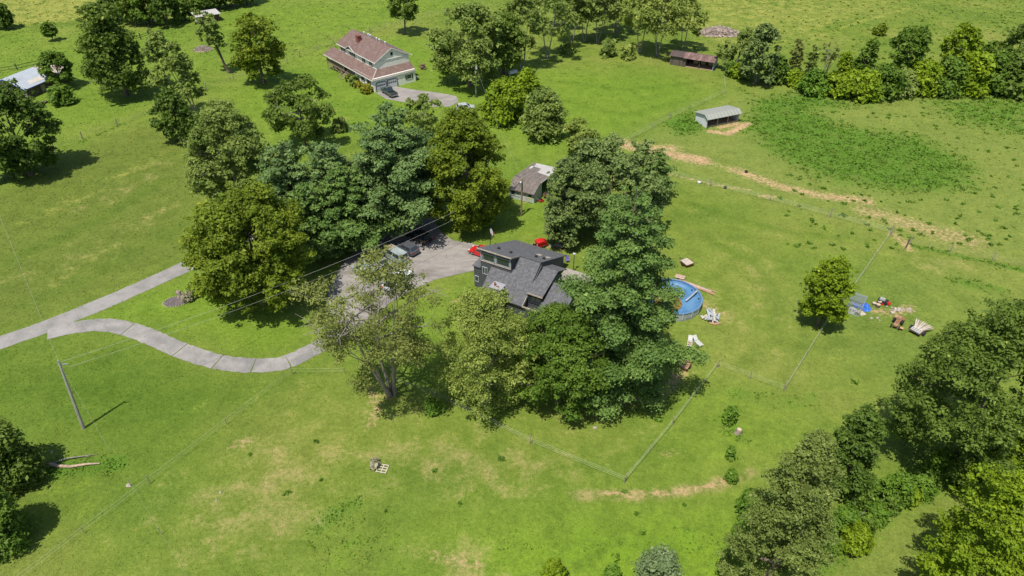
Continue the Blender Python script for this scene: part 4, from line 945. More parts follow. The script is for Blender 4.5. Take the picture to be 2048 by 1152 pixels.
def tree(name, mat, base, top, width, label, cat='tree', group=None, shape='round', cb=.18, dens=1., leafk=1., bark=None, trunks=1, cover=.62,
         lean=(0, 0), clump=.165, dead=0, limbs=9, tr=.022, cx=None, lobes=None):
    p = at(*(foot(base, top) if cx is None else base)); hh = rise(p, top); k = pxm(p+Vector((0, 0, hh*.5))); r = width/2/k
    if cx is not None: lean = ((cx-base[0])/k, 0)
    e = empty(name, p, 0, label, cat, group)
    dist = (Vector((p.x, p.y, p.z-CAMH))).length
    leaf = max(.10, .0016*dist)*leafk
    quad = dist < 100
    hc = hh*(1-cb)
    rc = max(.45, r*clump*.85)
    # big limbs' masses first, then clumps over each mass: an uneven outline with gaps between the masses
    n = int(dens*2.1*(4*math.pi*((r*r*2+ (hc/2)**2)/3)*.85)/(math.pi*rc*rc)); n = max(10, min(n, 680))
    nl = int(lobes or max(7, min(34, (15 if dens < 1 else 20 if dens < 1.2 else 30)*math.sqrt(hc/(2*r)))))
    tl = (np.arange(nl)+rng.uniform(.15, .85, nl))/nl; pl = np.arange(nl)*2.39996+rng.uniform(-.5, .5, nl)
    rl = min(r, hc*.5)*rng.uniform(.27, .47, nl)
    rho = np.clip((r-rl*.92-rc*.45)*profile(shape, tl)*rng.uniform(.78, 1.1, nl), 0, None)
    lc = np.stack([rho*np.cos(pl), rho*np.sin(pl), hh*cb+rl*.7+(hc-rl*1.55)*tl], 1)
    li = rng.choice(nl, n, p=rl**2/np.sum(rl**2))
    outw = unit(lc-np.array([0, 0, hh*(cb+.35*(1-cb))]))
    d = unit(rng.normal(size=(n, 3))+outw[li]*.8+np.array([0, 0, .3]))
    cen = lc[li]+d*(rl[li]*rng.uniform(.45, 1.0, n))[:, None]*np.array([1, 1, .85])
    cen[:, 2] = np.clip(cen[:, 2], hh*cb*.6+rc*.3, hh-rc*.4)
    tt_ = cen[:, 2]/hh
    cen[:, 0] += lean[0]*tt_; cen[:, 1] += lean[1]*tt_
    rad = rc*rng.uniform(.45, 1.15, n)
    sp_ = rng.random(n) < .3                                   # loose sprigs that break the outline
    cen = np.where(sp_[:, None], cen+d*(rl[li]*rng.uniform(.12, .42, n))[:, None], cen); rad = np.where(sp_, rad*.5, rad)
    tin = np.clip(rng.uniform(.05, .8, nl)[li]*.55+rng.uniform(0, .75, n)*.45, 0, 1)
    v, f, T = sprays(cen, rad, leaf, cover, quad, tint0=tin)
    crown = link('crown', npmesh('crown', v, f, T), LEAF[mat], e)
    # trunk and limbs
    bk = bark or BARK; mb = MB(); R0 = max(.12, hh*tr)
    hi = np.argsort(-cen[:, 2])
    for k2 in range(trunks):
        a = k2*6.283/trunks+.7; sp = 0 if trunks == 1 else R0*1.1
        b0 = Vector((math.cos(a)*sp, math.sin(a)*sp, -.2))
        tgt = Vector((lean[0]*.75+math.cos(a)*r*(.06 if trunks == 1 else .38), lean[1]*.75+math.sin(a)*r*(.06 if trunks == 1 else .38), hh*.74))
        pts = [b0+(tgt-b0)*s+Vector((random.uniform(-1, 1), random.uniform(-1, 1), 0))*(R0*.5*(s > 0)) for s in (0, .08, .25, .5, .75, 1)]
        rr = [R0*q/(trunks**.4) for q in (1.5, 1.1, .9, .7, .42, .15)]
        mb.tube(pts, rr, 7)
        for j in range(max(2, limbs//trunks)):
            s = random.uniform(.22, .85); o = Vector(b0+(tgt-b0)*s); c = Vector(cen[random.randrange(n)])
            if c.z < o.z-.5: c.z = o.z+random.uniform(.3, 2)
            m_ = o.lerp(c, .5)+Vector((0, 0, -.05*r))
            rb_ = R0*(1-s*.8)*.42/(trunks**.3); mb.tube([o, m_, c], [rb_, rb_*.65, rb_*.2], 5)
            for _ in range(2):
                c2 = c+Vector((random.uniform(-1, 1), random.uniform(-1, 1), random.uniform(-.3, .8)))*(r*.22); mb.tube([m_.lerp(c, .3), m_.lerp(c2, .65), c2], [rb_*.4, rb_*.3, rb_*.08], 4)
    mb.build('trunk', bk, e)
    if dead:
        db_ = MB()
        for _ in range(dead):
            a = random.uniform(0, 6.283); o = Vector((lean[0]*.5, lean[1]*.5, hh*random.uniform(.42, .75))); l_ = random.uniform(.4, .95); q = o+Vector((math.cos(a)*r*l_, math.sin(a)*r*l_, hh*random.uniform(.0, .22)))
            m_ = o.lerp(q, .55)+Vector((0, 0, r*.08)); db_.tube([o, m_, q], [R0*.32, R0*.2, .02], 5)
            for _ in range(4):
                s = random.uniform(.4, .95); o2 = m_.lerp(q, s); q2 = o2+Vector((random.uniform(-1, 1), random.uniform(-1, 1), random.uniform(-.2, .7)))*r*.25; db_.tube([o2, q2], [R0*.1, .015], 4)
        db_.build('dead_branch', GREYWOOD, e)
    return e
def pine(name, mat, base, top, width, label, group=None, cb=.1, dens=1.):
    p = at(*foot(base, top)); hh = rise(p, top); k = pxm(p+Vector((0, 0, hh*.4))); r = width/2/k
    e = empty(name, p, 0, label, 'pine tree', group)
    dist = Vector((p.x, p.y, p.z-CAMH)).length; leaf = max(.14, .0016*dist)
    mb = MB(); R0 = hh*.021
    top3 = Vector((random.uniform(-.4, .4), random.uniform(-.4, .4), hh))
    mb.tube([(0,0,-.2), top3*.3, top3*.7, top3], [R0*1.3, R0, R0*.5, .04], 8)
    C, Rr, T0 = [], [], []
    z = hh*cb
    while z < hh*.97:
        t = z/hh
        L = max(.9, r*min(1., (1-t)**.58*1.12))*(1 if t > .2 else .72+1.4*t)
        nb = max(4, int(round(7.*dens*(1-.4*t))))
        a0 = random.uniform(0, 6.28)
        for j in range(nb):
            a = a0+6.283*j/nb+random.uniform(-.3, .3); l = L*random.uniform(.62, 1.12)
            d = Vector((math.cos(a), math.sin(a), 0)); o = top3*t
            tip = o+d*l+Vector((0, 0, l*(.05+.32*t)+random.uniform(-.2, .2)))
            mid = o.lerp(tip, .5)-Vector((0, 0, l*.04))
            mb.tube([o, mid, tip], [R0*.22*(1-t*.6), R0*.13*(1-t*.6), .02], 4)
            tt = random.uniform(.15, .7)
            npad = max(1, int(l/1.15))
            for q in range(npad):
                s = .22+.78*(q+random.uniform(.2, .9))/npad
                pp = o.lerp(tip, min(s, 1.02))+Vector((random.uniform(-1, 1), random.uniform(-1, 1), 0))*(.16*l*s)
                C.append((pp.x, pp.y, pp.z+.15)); Rr.append(min(1.5, .42+.15*l)*random.uniform(.6, 1.15)); T0.append(tt)
        z += hh*.044*random.uniform(.75, 1.3)+.24
    C = np.array(C+[tuple(top3+Vector((0, 0, -.3)))]); Rr = np.array(Rr+[.4]); T0 = np.array(T0+[.5])
    v, f, T = sprays(C, Rr, leaf, .6, False, flat=.48, upbias=.85, tint0=T0, rand_n=.7, soft=True)
    link('crown', npmesh('crown', v, f, T), LEAF[mat], e)
    mb.build('trunk', BARK, e)
    return e
def bush(name, mat, base, top, width, label, group=None, shape='round', dens=1., cover=.7, leafk=1., cat='shrub'):
    p = at(*foot(base, top)); hh = max(.5, rise(p, top)); k = pxm(p+Vector((0, 0, hh*.5))); r = width/2/k
    e = empty(name, p, 0, label, cat, group)
    dist = Vector((p.x, p.y, p.z-CAMH)).length; leaf = max(.12, .0019*dist)*leafk
    rc = max(.3, min(r, hh)*.3); n = int(dens*max(9, 1.9*(2*math.pi*r*max(hh, r))/(math.pi*rc*rc))); n = min(n, 160)
    t = rng.uniform(0, 1, n); ph = rng.uniform(0, 6.283, n)
    lob = 1+.18*np.sin(2*ph+rng.uniform(0, 6))+.12*np.sin(3*ph+5*t)
    pr = np.sqrt(np.clip(1-t**2*.92, .05, 1)) if shape == 'round' else profile(shape, t)
    rho = np.clip((r-rc*.7)*pr*lob*rng.uniform(.4, 1, n)**.5, 0, None)
    cen = np.stack([rho*np.cos(ph), rho*np.sin(ph), rc*.3+(hh-rc*1.0)*t], 1)
    v, f, T = sprays(cen, rc*rng.uniform(.6, 1.25, n), leaf, cover, dist < 100)
    link('crown', npmesh('crown', v, f, T), LEAF[mat], e)
    mb = MB()
    for j in range(4):
        c = Vector(cen[random.randrange(n)]); mb.tube([(0, 0, -.1), c*.5, c], [.07, .05, .015], 4)
    mb.build('stem', BARK, e)
    return e

tree('shade_tree', 'oak', (222,192), 4, 150, 'tall oval green tree standing between the left barn and the wood', shape='spire', cb=.06, dens=1.1)
tree('slender_tree', 'olive', (397,236), 60, 105, 'slender tree with several bare trunks between fence and wood', shape='oval', cb=.22, trunks=4, tr=.012, cx=352, dens=.8, bark=PALE)
tree('slender_tree', 'dark', (347,284), 178, 92, 'shaded lower tree at the foot of the slender many trunked tree', shape='oval', cb=.05)
tree('drooping_tree', 'olive', (456,418), 203, 190, 'broad olive green drooping tree behind the yellow green round tree', shape='oval', cb=.06, dens=1.1, leafk=.9, limbs=12, bark=PALE)
tree('round_tree', 'yellow', (512,166), 26, 116, 'yellow green tree casting a round shadow left of the cream house', shape='round', cb=.1)
tree('leaning_tree', 'olive', (458,146), 18, 66, 'thin open tree leaning left beside the yellow green tree near the wood', shape='vase', cb=.38, dens=.45, cx=425, dead=1)
tree('small_tree', 'maple', (112,176), 102, 64, 'dark small tree overhanging the right end of the barn roof', cb=.15)
tree('edge_tree', 'dark', (22,350), 172, 165, 'large dark tree cut by the left edge below the barn', cb=.05, dens=1.1)
tree('edge_tree', 'pine', (2,356), 288, 76, 'blue green low tree at the left edge under the large dark tree', cb=.02, shape='oval')
tree('young_tree', 'maple', (99,82), 45, 31, 'young round tree alone in the far left pasture', cb=.22)
tree('edge_tree', 'dark', (2,58), 4, 44, 'dark tree in the top left corner', cb=.05)
WL = ('leftmost tree of the wood edge beside the tall oval tree', 'second tree from the left in the wood edge', 'third tree from the left in the wood edge', 'fourth tree from the left in the wood edge, nearest the rail fence corner',
      'middle tree of the wood edge, left of the low shelter', 'wood edge tree right behind the left end of the low shelter', 'wood edge tree right behind the right end of the low shelter', 'second tree from the right end of the wood edge', 'tree at the right end of the wood edge')
for k, (x, y, w_, t_) in enumerate(((232,44,60,-40),(262,50,55,-30),(292,50,60,-45),(325,52,60,-35),(352,40,60,-40),(385,24,60,-60),(420,20,60,-70),(455,14,60,-80),(485,10,50,-80))):
    tree('wood_tree', ('dark','oak','maple')[k % 3], (x,y), t_, w_*1.15, WL[k], group='trees of the wood edge', cb=.03, dens=.85, shape='oval')
tree('lone_tree', 'oak', (806,69), -22, 72, 'lone tree with bare trunk behind the cream house', cb=.32, dens=.9)
tree('ragged_tree', 'oak', (598,292), 163, 158, 'ragged dark tree with dead branches left of the tall pines', shape='vase', cb=.12, dens=.75, dead=4, limbs=12)
pine('white_pine', 'pine', (578,470), 282, 172, 'leftmost tall blue green pine of the row above the parking area', 'pines above the parking area')
pine('white_pine', 'pine', (662,470), 280, 165, 'middle slim blue green pine of the row above the parking area', 'pines above the parking area')
pine('white_pine', 'pine', (784,458), 210, 215, 'tallest blue green pine of the row above the parking area', 'pines above the parking area', dens=1.1)
pine('white_pine', 'pine2', (684,490), 330, 185, 'broad green pine with low branches next to the parked vans', 'pines above the parking area', dens=1.1)
pine('white_pine', 'pine2', (620,512), 362, 130, 'shaded pine between the round yellow green tree and the vans', 'pines above the parking area')
tree('broadleaf_tree', 'yellow', (930,452), 218, 190, 'tall yellow green broadleaf tree between the pines and the workshop', shape='oval', cb=.04, dens=1.5, clump=.15, lobes=36)
tree('dying_tree', 'olive', (846,285), 195, 98, 'half dead tree with bare pale limbs behind the tallest pine', shape='vase', cb=.25, dens=.65, dead=6, bark=GREYWOOD)
tree('round_tree', 'yellow', (498,606), 384, 256, 'large round yellow green tree beside the lane bend', shape='round', cb=.04, dens=1.6, clump=.15, lobes=40)
tree('small_tree', 'airy', (1163,318), 241, 86, 'small pale tree above the dark cluster by the workshop', shape='vase', cb=.1, dens=.8)
bush('spreading_shrub', 'bright', (1012,238), 160, 100, 'spreading bright green shrub left of the propane tank lawn')
bush('spreading_shrub', 'olive', (1088,272), 180, 94, 'layered green shrub at the right end of the shrub row by the propane tank')
bush('upright_shrub', 'bright', (1053,195), 137, 48, 'upright green shrub nearest the white propane tank', shape='oval')
tree('shade_tree', 'olive', (936,172), 12, 168, 'big dark tree behind the pole at the cream house drive', cb=.06, dens=1.1, cover=.6)
tree('shade_tree', 'oak', (1006,150), 20, 100, 'shaded tree between the big dark tree and the grove', cb=.12)
G_ = 'pale trunked trees of the grove'
for x, y, t_, w_, lab in ((1044,141,-18,92,'leftmost pale trunked tree of the grove near the propane tank'), (1097,117,-25,120,'forked pale trunked tree at the left front of the grove'),
        (1146,89,-35,96,'slim tree third from the left in the grove'), (1172,84,-40,90,'tree in the shaded middle of the grove'), (1200,86,-40,96,'tree in the middle of the grove beside the two small bushes'),
        (1285,106,-25,110,'pale trunked tree fourth from the right end of the grove'), (1322,112,-18,116,'pale forked tree at the right front of the grove'), (1372,100,-10,90,'tree at the right end of the grove hanging over the rusty shed')):
    tree('grove_tree', 'airy' if x > 1250 else 'olive', (x,y), t_, w_, lab, group=G_, shape='oval', cb=.3, dens=.62, bark=PALE, trunks=2, tr=.013, cover=.5, leafk=.9)
for x, y, t_, w_, lab in ((1110,60,-50,100,'tree in the back row of the grove above the forked tree'), (1235,66,-50,110,'tree in the back row of the grove between the two halves'), (1325,62,-45,90,'tree in the back row of the grove above the rusty shed')):
    tree('grove_tree', 'olive', (x,y), t_, w_, lab, group=G_, shape='oval', cb=.2, dens=.7, bark=PALE, cover=.5)
bush('grove_bush', 'olive', (1216,112), 78, 36, 'left of two small bushes at the front of the grove'); bush('grove_bush', 'airy', (1257,117), 88, 32, 'right of two small bushes at the front of the grove'); bush('grove_bush', 'olive', (1135,105), 84, 30, 'small bush between the left grove trunks')
tree('shade_tree', 'cedar', (1218,462), 282, 240, 'wide grey green tree in the cluster right of the workshop', cb=.02, dens=1.6, clump=.13, lobes=26)
tree('cedar_tree', 'cedar', (1127,492), 322, 92, 'dark dense cedar between the workshop and the charcoal house', shape='oval', cb=.02, dens=1.3, clump=.2, leafk=.8)
pine('white_pine', 'pine2', (1312,402), 298, 92, 'slim pine at the right edge of the cluster above the tall pine')
pine('white_pine', 'pine2', (1256,778), 372, 292, 'huge layered pine standing in front of the pool', dens=1.15, cb=.06)
tree('maple_tree', 'maple', (1124,802), 630, 228, 'dense green maple at the foot of the huge pine', cb=.03, dens=1.5, clump=.15, lobes=34)
tree('airy_tree', 'airy', (968,805), 583, 225, 'airy yellow green tree in front of the boxed chimney', shape='oval', cb=.03, dens=1.15, cover=.42, limbs=16, tr=.012, bark=PALE, trunks=2, leafk=.8, dead=2)
tree('sparse_tree', 'brown', (762,785), 492, 330, 'big sparse dying tree with bare forked trunks over the drive', shape='vase', cb=.25, dens=.42, cover=.42, trunks=5, tr=.019, lobes=22, bark=PALE, dead=9, limbs=24, leafk=.85, clump=.15, lean=(-.5,-4))
tree('round_tree', 'bright', (1657,650), 516, 108, 'neat round tree in the right lawn beside the wire kennel', shape='oval', cb=.1, dens=1.3, leafk=.9)
tree('shade_tree', 'dark', (1708,985), 822, 135, 'single dark tree in the scrub line at lower right', shape='spire', cb=.05, dens=1.2)
tree('tall_tree', 'sage', (1580,1195), 892, 232, 'tall dull green tree cut by the bottom edge right of centre', shape='spire', cb=.03, dens=1.05, lobes=30, leafk=.85)
tree('oak_tree', 'oak', (1985,935), 624, 335, 'large spreading oak at the right edge below the junk trailers', cb=.06, dens=1.4, clump=.15, lobes=26, tr=.017)
tree('bright_tree', 'bright', (2008,1215), 966, 268, 'bright green tree in the bottom right corner', cb=.03, dens=1.6, clump=.15, lobes=34)
tree('bright_tree', 'bright', (2040,985), 815, 150, 'bright green tree at the right edge between the oak and the corner tree', cb=.05)
bush('edge_shrub', 'oak', (-20,965), 856, 140, 'dark shrub mass at the left edge beside the fallen log', dens=1.2); bush('edge_shrub', 'maple', (-30,1085), 975, 120, 'dark green shrub at the lower left edge')
bush('edge_shrub', 'brown', (48,945), 895, 56, 'brownish withered shrub between the dark shrub and the fallen log')
bush('low_bush', 'bright', (1108,1175), 1126, 54, 'small green bush at the bottom edge left of the silvery bush'); bush('low_bush', 'silver', (1318,1205), 1112, 110, 'silvery green bush top at the bottom edge', cover=.45, dens=.8); bush('low_bush', 'weed', (1225,1170), 1135, 40, 'low green bush just left of the silvery bush')
SB = 'scrub bushes at lower right'
for x, y, t_, w_, mt, lab in ((1796,1000,952,64,'weed','green scrub bush under the right end of the lower strand fence'), (1728,1010,955,60,'maple','scrub bush right below the single dark tree'), (1690,1065,1020,62,'weed','tall scrub bush beside the tall dull green tree'),
        (1712,1098,1055,64,'bright','lowest scrub bush on the bank above the mown strip'), (1880,955,905,58,'weed','scrub bush at the foot of the large oak'), (1845,990,958,50,'weed','low scrub bush beside the mown strip below the oak'), (1925,968,930,50,'bright','scrub bush between the oak and the bright corner tree'), (1500,1030,985,52,'weed','scrub bush left of the tall dull green tree'), (1755,1040,1008,44,'weed','low scrub bush halfway along the bank above the mown strip'), (1785,1022,995,36,'maple','small dark scrub bush next to the lower strand fence'), (1822,1005,978,40,'bright','yellow green scrub bush on the bank below the fence end'), (1735,1062,1034,38,'maple','small scrub bush above the lowest bank bush'), (1660,1110,1075,44,'weed','scrub bush at the foot of the bank by the tall dull green tree'), (1865,975,948,36,'maple','small dark scrub bush under the oak shadow'), (1480,1075,1050,34,'weed','small scrub bush in the bright rough grass'), (1465,960,940,26,'weed','tiny scrub bush at the end of the worn footpath')):
    bush('scrub_bush', mt, (x,y), t_, w_, lab, SB)
HB = 'bushes of the right hedgerow'
for x, y, t_, w_, mt, lab in ((1462,150,124,28,'maple','left of two small bushes by the end of the rusty shed'), (1480,154,126,42,'bright','right of two small bushes by the end of the rusty shed'), (1555,166,112,44,'maple','bush tucked against the vine covered cedar'),
        (1590,170,140,46,'bright','low bush at the gap where the cattle track passes'), (1632,186,140,66,'weed','hedge bush below the grey dead tree'), (1672,191,150,72,'bright','yellowish hedge bush, low in front of the ivy columns'), (1720,196,142,82,'bright','widest front bush of the hedgerow, below the leaning ivy column'),
        (1768,192,132,74,'maple','hedge bush left of the tall twin ivy column'), (1808,188,138,62,'olive','hedge bush at the foot of the tall twin ivy column'), (1850,184,122,80,'bright','hedge bush next to the bare earth gap'), (1900,184,116,84,'maple','hedge bush below the round topped hedge tree'),
        (1950,182,104,84,'bright','hedge bush right of the round topped hedge tree'), (2002,182,106,90,'maple','dark hedge bush near the right edge'), (2045,186,92,90,'oak','last hedge bush at the right edge')):
    bush('hedge_bush', mt, (x,y), t_, w_, lab, HB)
tree('cedar_tree', 'cedar', (1523,168), 46, 78, 'vine covered cedar standing alone left of the cattle track', shape='column', cb=.02, dens=1.1)
tree('ivy_column', 'bright', (1688,165), 104, 36, 'short ivy wrapped trunk beside the grey dead tree', shape='column', cb=.1); tree('ivy_column', 'maple', (1714,160), 80, 44, 'leaning ivy column in the middle of the hedgerow', shape='column', cb=.1, cx=1726)
tree('hedge_tree', 'maple', (1815,172), 52, 86, 'tall twin ivy column in the hedgerow', shape='vase', cb=.12); tree('hedge_tree', 'bright', (1918,168), 48, 78, 'round topped hedge tree with visible trunk', cb=.3, bark=PALE)
tree('hedge_tree', 'maple', (1978,155), 84, 64, 'smaller hedge tree between the round topped tree and the right edge', cb=.1); tree('hedge_tree', 'oak', (2038,172), 52, 104, 'dark hedge tree cut by the right edge', cb=.05)
tree('dead_tree', 'brown', (1655,168), 84, 46, 'grey dead tree with bare limbs in the hedgerow', shape='vase', cb=.5, dens=.16, dead=7, bark=GREYWOOD, trunks=2)
tree('thin_tree', 'brown', (1594,142), 78, 32, 'thin dull tree on the cattle track left of the dead tree', shape='oval', cb=.1, dens=.5); tree('thin_tree', 'olive', (1626,148), 88, 28, 'thin pale tree just left of the grey dead tree', shape='oval', cb=.1, dens=.4)
tree('thin_tree', 'olive', (1452,140), 84, 54, 'small tree with pale forked trunk at the right end of the rusty shed', shape='vase', cb=.35, dens=.5, bark=PALE); tree('thin_tree', 'olive', (1470,130), 56, 44, 'leaning thin tree above the two small bushes', shape='vase', cb=.4, dens=.5, cx=1486)
bush('lone_bush', 'yellow', (1762,70), 46, 25, 'small yellow green bush alone in the field above the hedgerow', shape='oval')
bush('barn_bush', 'maple', (120,207), 172, 54, 'rounded dark green bush in front of the barn boards')
bush('flower_shrub', 'flower', (733,184), 169, 30, 'orange flowering bed bush along the cream house wall', cat='flowers'); bush('flower_shrub', 'flower', (717,174), 163, 20, 'smaller orange flowering bush beside the porch', cat='flowers')
bush('house_shrub', 'olive', (708,170), 152, 24, 'green shrub between the porch steps and the orange flowers'); bush('house_shrub', 'yellow', (697,163), 150, 16, 'yellowish shrub at the foot of the porch steps'); bush('pink_shrub', 'pink', (846,138), 128, 10, 'small pink flowering shrub beyond the cream house corner')
bush('ornamental_grass', 'olive', (387,592), 565, 26, 'tuft of ornamental grass beside the mulch bed', cat='grass clump')
bush('stump_bush', 'weed', (1462,842), 815, 34, 'leafy sprout bush beside the larger old stump'); bush('stump_bush', 'weed', (1462,915), 895, 22, 'small sprout around the lower old stump')
bush('shade_weed', 'weed', (866,823), 800, 40, 'dark weed clump under the fence between sparse and airy trees')
bush('lawn_shrub', 'olive', (680,262), 236, 34, 'low shrub tuft at the lawn edge behind the tallest pine')


# ------------------------------------------------------------------ pool and what lies round it
q = at(1345, 592, 1.3); e = empty('round_pool', (q.x, q.y, gz(q.x, q.y)), 0, 'round above ground pool with blue liner and brown standing water', 'pool')
def lathe(prof, n=40):
    mb = MB(); m_ = len(prof)
    for k in range(n):
        a = 6.28318*k/n
        for r_, z_ in prof: mb.v.append((r_*math.cos(a), r_*math.sin(a), z_))
    for k in range(n):
        for i in range(m_-1):
            a = k*m_+i; c = ((k+1) % n)*m_+i; mb.f.append((a, c, c+1, a+1))
    return mb
lathe([(4.32,-.2),(4.32,1.26)]).build('wall', M['poolwall'], e)
lathe([(4.26,1.24),(4.1,.85),(3.7,.62),(2.6,.42),(1.2,.34),(.01,.32)]).build('liner', M['blue'], e, smooth=True)
lathe([(4.40,1.25),(4.42,1.31),(4.18,1.33),(4.16,1.27),(4.40,1.25)]).build('top_rail', plain('pool_rail_blue', (.11,.20,.33), .5, .1), e)
lathe([(2.2,.46),(1.2,.462),(.01,.464)]).build('water', M['water'], e, loc=(-.75,-.45,0))
for k in range(18):
    a = 6.283*k/18; MB().box(-.05,.05,-.09,.09,-.15,1.24).build('upright', M['poolwall'], e, loc=(4.37*math.cos(a),4.37*math.sin(a),0), rot=(0,0,a))
MB().bar((2.0,-.4,.72),(3.9,1.2,1.36),.22,.05).build('plank', M['vinyl'], e)
for k, (a, c) in enumerate(((.55,.12),(.30,.14),(-.02,.1))): MB().box(-.1,.1,-.1,.1,0,.12).build('liner_clip', M['black'], e, loc=(3.95*math.cos(a),3.95*math.sin(a),.8))

def pile_frame(a, c): pa, pc = at(*a), at(*c); an, L_ = frame_from(pa, pc); return (pa+pc)/2, an, L_
mid, an, L_ = pile_frame((1352,557), (1432,587)); e = empty('lumber_stack', (mid.x, mid.y, gz(mid.x, mid.y)), an, 'long low stack of reddish boards lying beside the pool', 'lumber')
for k in range(9):
    l = L_*random.uniform(.7, 1.0); x = random.uniform(-.3,.3); y = -.55+.15*(k % 6)+random.uniform(-.03,.03); z = .06+.07*(k//6)*1.0
    MB().box(-l/2,l/2,-.075,.075,-.025,.025).build('board', M['lumber' if k % 4 else 'lumbergrey'], e, loc=(x,y,z), rot=(0,0,random.uniform(-.03,.03)))
p = at(1360, 556); e = empty('wooden_step', p, R(-25), 'small reddish wooden step at the pool edge', 'step')
for k in range(4): MB().box(-.75,.75,-.5+.26*k,-.28+.26*k,.25,.31).build('tread', M['lumber' if k % 2 else 'lumbergrey'], e)
MB().box(-.65,-.55,-.45,.45,0,.25).build('leg', M['lumber'], e); MB().box(.55,.65,-.45,.45,0,.25).build('leg', M['lumber'], e)
def flatbed(px, an, label, L_=1.9, W=1.5, wood='lumbergrey', name='utility_trailer'):
    p = at(*px); e = empty(name, p, an, label, 'trailer')
    n = 6
    for k in range(n): MB().box(-L_/2,L_/2,-W/2+W*k/n+.01,-W/2+W*(k+1)/n-.01,.5,.55).build('plank', M[wood], e)
    fr = MB(); fr.box(-L_/2,L_/2,-W/2-.05,-W/2,.42,.62); fr.box(-L_/2,L_/2,W/2,W/2+.05,.42,.62); fr.box(-L_/2-.05,-L_/2,-W/2,W/2,.42,.62); fr.build('frame', M['rust'], e)
    MB().bar((L_/2,0,.46),(L_/2+1.,0,.3),.07,.07).build('drawbar', M['black'], e)
    for s in (-1,1): MB().tube([(0,s*(W/2+.09)-.08,.28),(0,s*(W/2+.09)+.08,.28)], .28, 10).build('wheel', M['tyre'], e)
    return e
flatbed((1373,529), R(118), 'small plank trailer on the lawn above the pool', 1.7, 1.5)
e = flatbed((1367,733), R(60), 'small wooden cart with pale boards beside the huge pine', 1.8, 1.5, 'lumber')
# heap of white panels
p = at(1424, 634); e = empty('panel_heap', p, 0, 'heap of pale vinyl panels and rails dumped beside the pool', 'building waste')
for k in range(13):
    l = random.uniform(1.8, 3.0); a = R(78)+random.gauss(0,.33); 
    MB().box(-l/2,l/2,-.14,.14,-.012,.012).build('panel', M['vinyl' if k % 5 else 'lumbergrey'], e, loc=(random.uniform(-.9,1.0),random.uniform(-.5,.5),.08+.05*k), rot=(random.uniform(-.25,.25),random.uniform(-.12,.12),a))
for k in range(3): MB().box(-.5,.5,-.12,.12,-.03,.03).build('board', M['lumber'], e, loc=(-.3+.35*k,-1.6,.06+.03*k), rot=(0,0,random.uniform(-.5,.5)))
MB().tube([(-1.6,-.1,.1),(-1.55,-.1,.14),(-1.4,-.05,.14)],[.25,.28,.2],9).build('bucket', M['offwhite'], e)
def lounger(px, an, label):
    p = at(*px); e = empty('sun_lounger', p, an, label, 'lounger', 'loungers on the lawn')
    for k in range(6): MB().box(-.62+.2*k,-.46+.2*k,-.3,.3,.3,.33).build('slat', M['offwhite'], e)
    bk = MB(); bk.bar((.6,0,.32),(1.15,0,.85),.6,.03,up=(-1,0,1)); bk.build('backrest', M['offwhite'], e)
    fr = MB(); fr.box(-.65,.62,-.34,-.3,.24,.34); fr.box(-.65,.62,.3,.34,.24,.34); fr.build('frame', M['offwhite'], e)
    for x in (-.6,.5):
        for y in (-.32,.32): MB().box(x-.03,x+.03,y-.03,y+.03,-.03,.24).build('leg', M['offwhite'], e)
lounger((1379,690), R(75), 'white lounger with rusty seat beside the huge pine'); lounger((1397,689), R(115), 'white lounger tipped beside the fence side of its twin')
MB().box(-.4,.3,-.2,.2,.335,.36).build('cloth', M['lumber'], bpy.data.objects['sun_lounger'])
# behind the charcoal house
p = at(1082, 493); e = empty('red_cart', p, R(25), 'bright red covered garden cart behind the charcoal house', 'cart')
MB().box(-.85,.85,-.55,.55,.35,.95,.05).build('tub', M['red'], e); MB().prism([(-.92,.95),(.92,.95),(.92,1.05),(.0,1.32),(-.92,1.2)], -.62, .62, 'y').build('lid', M['red'], e)
for s in (-1,1): MB().tube([(.3,s*.6-.06,.22),(.3,s*.6+.06,.22)], .22, 10).build('wheel', M['tyre'], e)
MB().bar((-.85,0,.5),(-1.5,0,.9),.05,.3).build('handle', M['black'], e); MB().tube([(-.86,-.3,.7),(-.9,-.3,.7)],.12,8).build('cap', M['white'], e)
p = at(1101, 494); e = empty('white_bucket', p, 0, 'white bucket on the grass beside the red cart', 'bucket'); MB().tube([(0,0,0),(0,0,.4)],[.17,.21],10).build('shell', M['white'], e); MB().tube([(0,0,.38),(0,0,.42)],.22,10).build('rim', M['offwhite'], e)
p = at(1104, 482); e = empty('blue_barrel', p, 0, 'blue plastic barrel in the shade of the cedar', 'barrel'); MB().tube([(0,0,0),(0,0,.05),(0,0,.85),(0,0,.92)],[.25,.3,.3,.24],10).build('drum', M['bluebin'], e); MB().tube([(0,0,.92),(0,0,.96)],.2,10).build('lid', M['black'], e)
p = at(1118, 495); e = empty('slatted_bench', p, R(-20), 'weathered slatted bench under the dark cedar', 'bench')
for k in range(5): MB().box(-.75,.75,-.45+.17*k,-.32+.17*k,.42,.46).build('slat', M['lumbergrey'], e)
for k in range(3): MB().box(-.75,.75,.42,.46,.6+.17*k,.72+.17*k).build('back_slat', M['lumbergrey'], e)
for x in (-.65,.65): MB().box(x-.04,x+.04,-.42,.44,0,.42).build('leg', M['barnwood'], e)
p = at(1135, 524); e = empty('purple_chair', p, R(10), 'faded purple folding chair on the patio behind the charcoal house', 'chair')
MB().box(-.3,.3,-.3,.3,.38,.43).build('seat', M['purple'], e); MB().bar((0,.3,.42),(0,.5,.95),.6,.04,up=(0,1,0)).build('backrest', M['purple'], e)
for x in (-.27,.27):
    for y in (-.27,.27): MB().box(x-.02,x+.02,y-.02,y+.02,0,.38).build('leg', M['steel'], e)
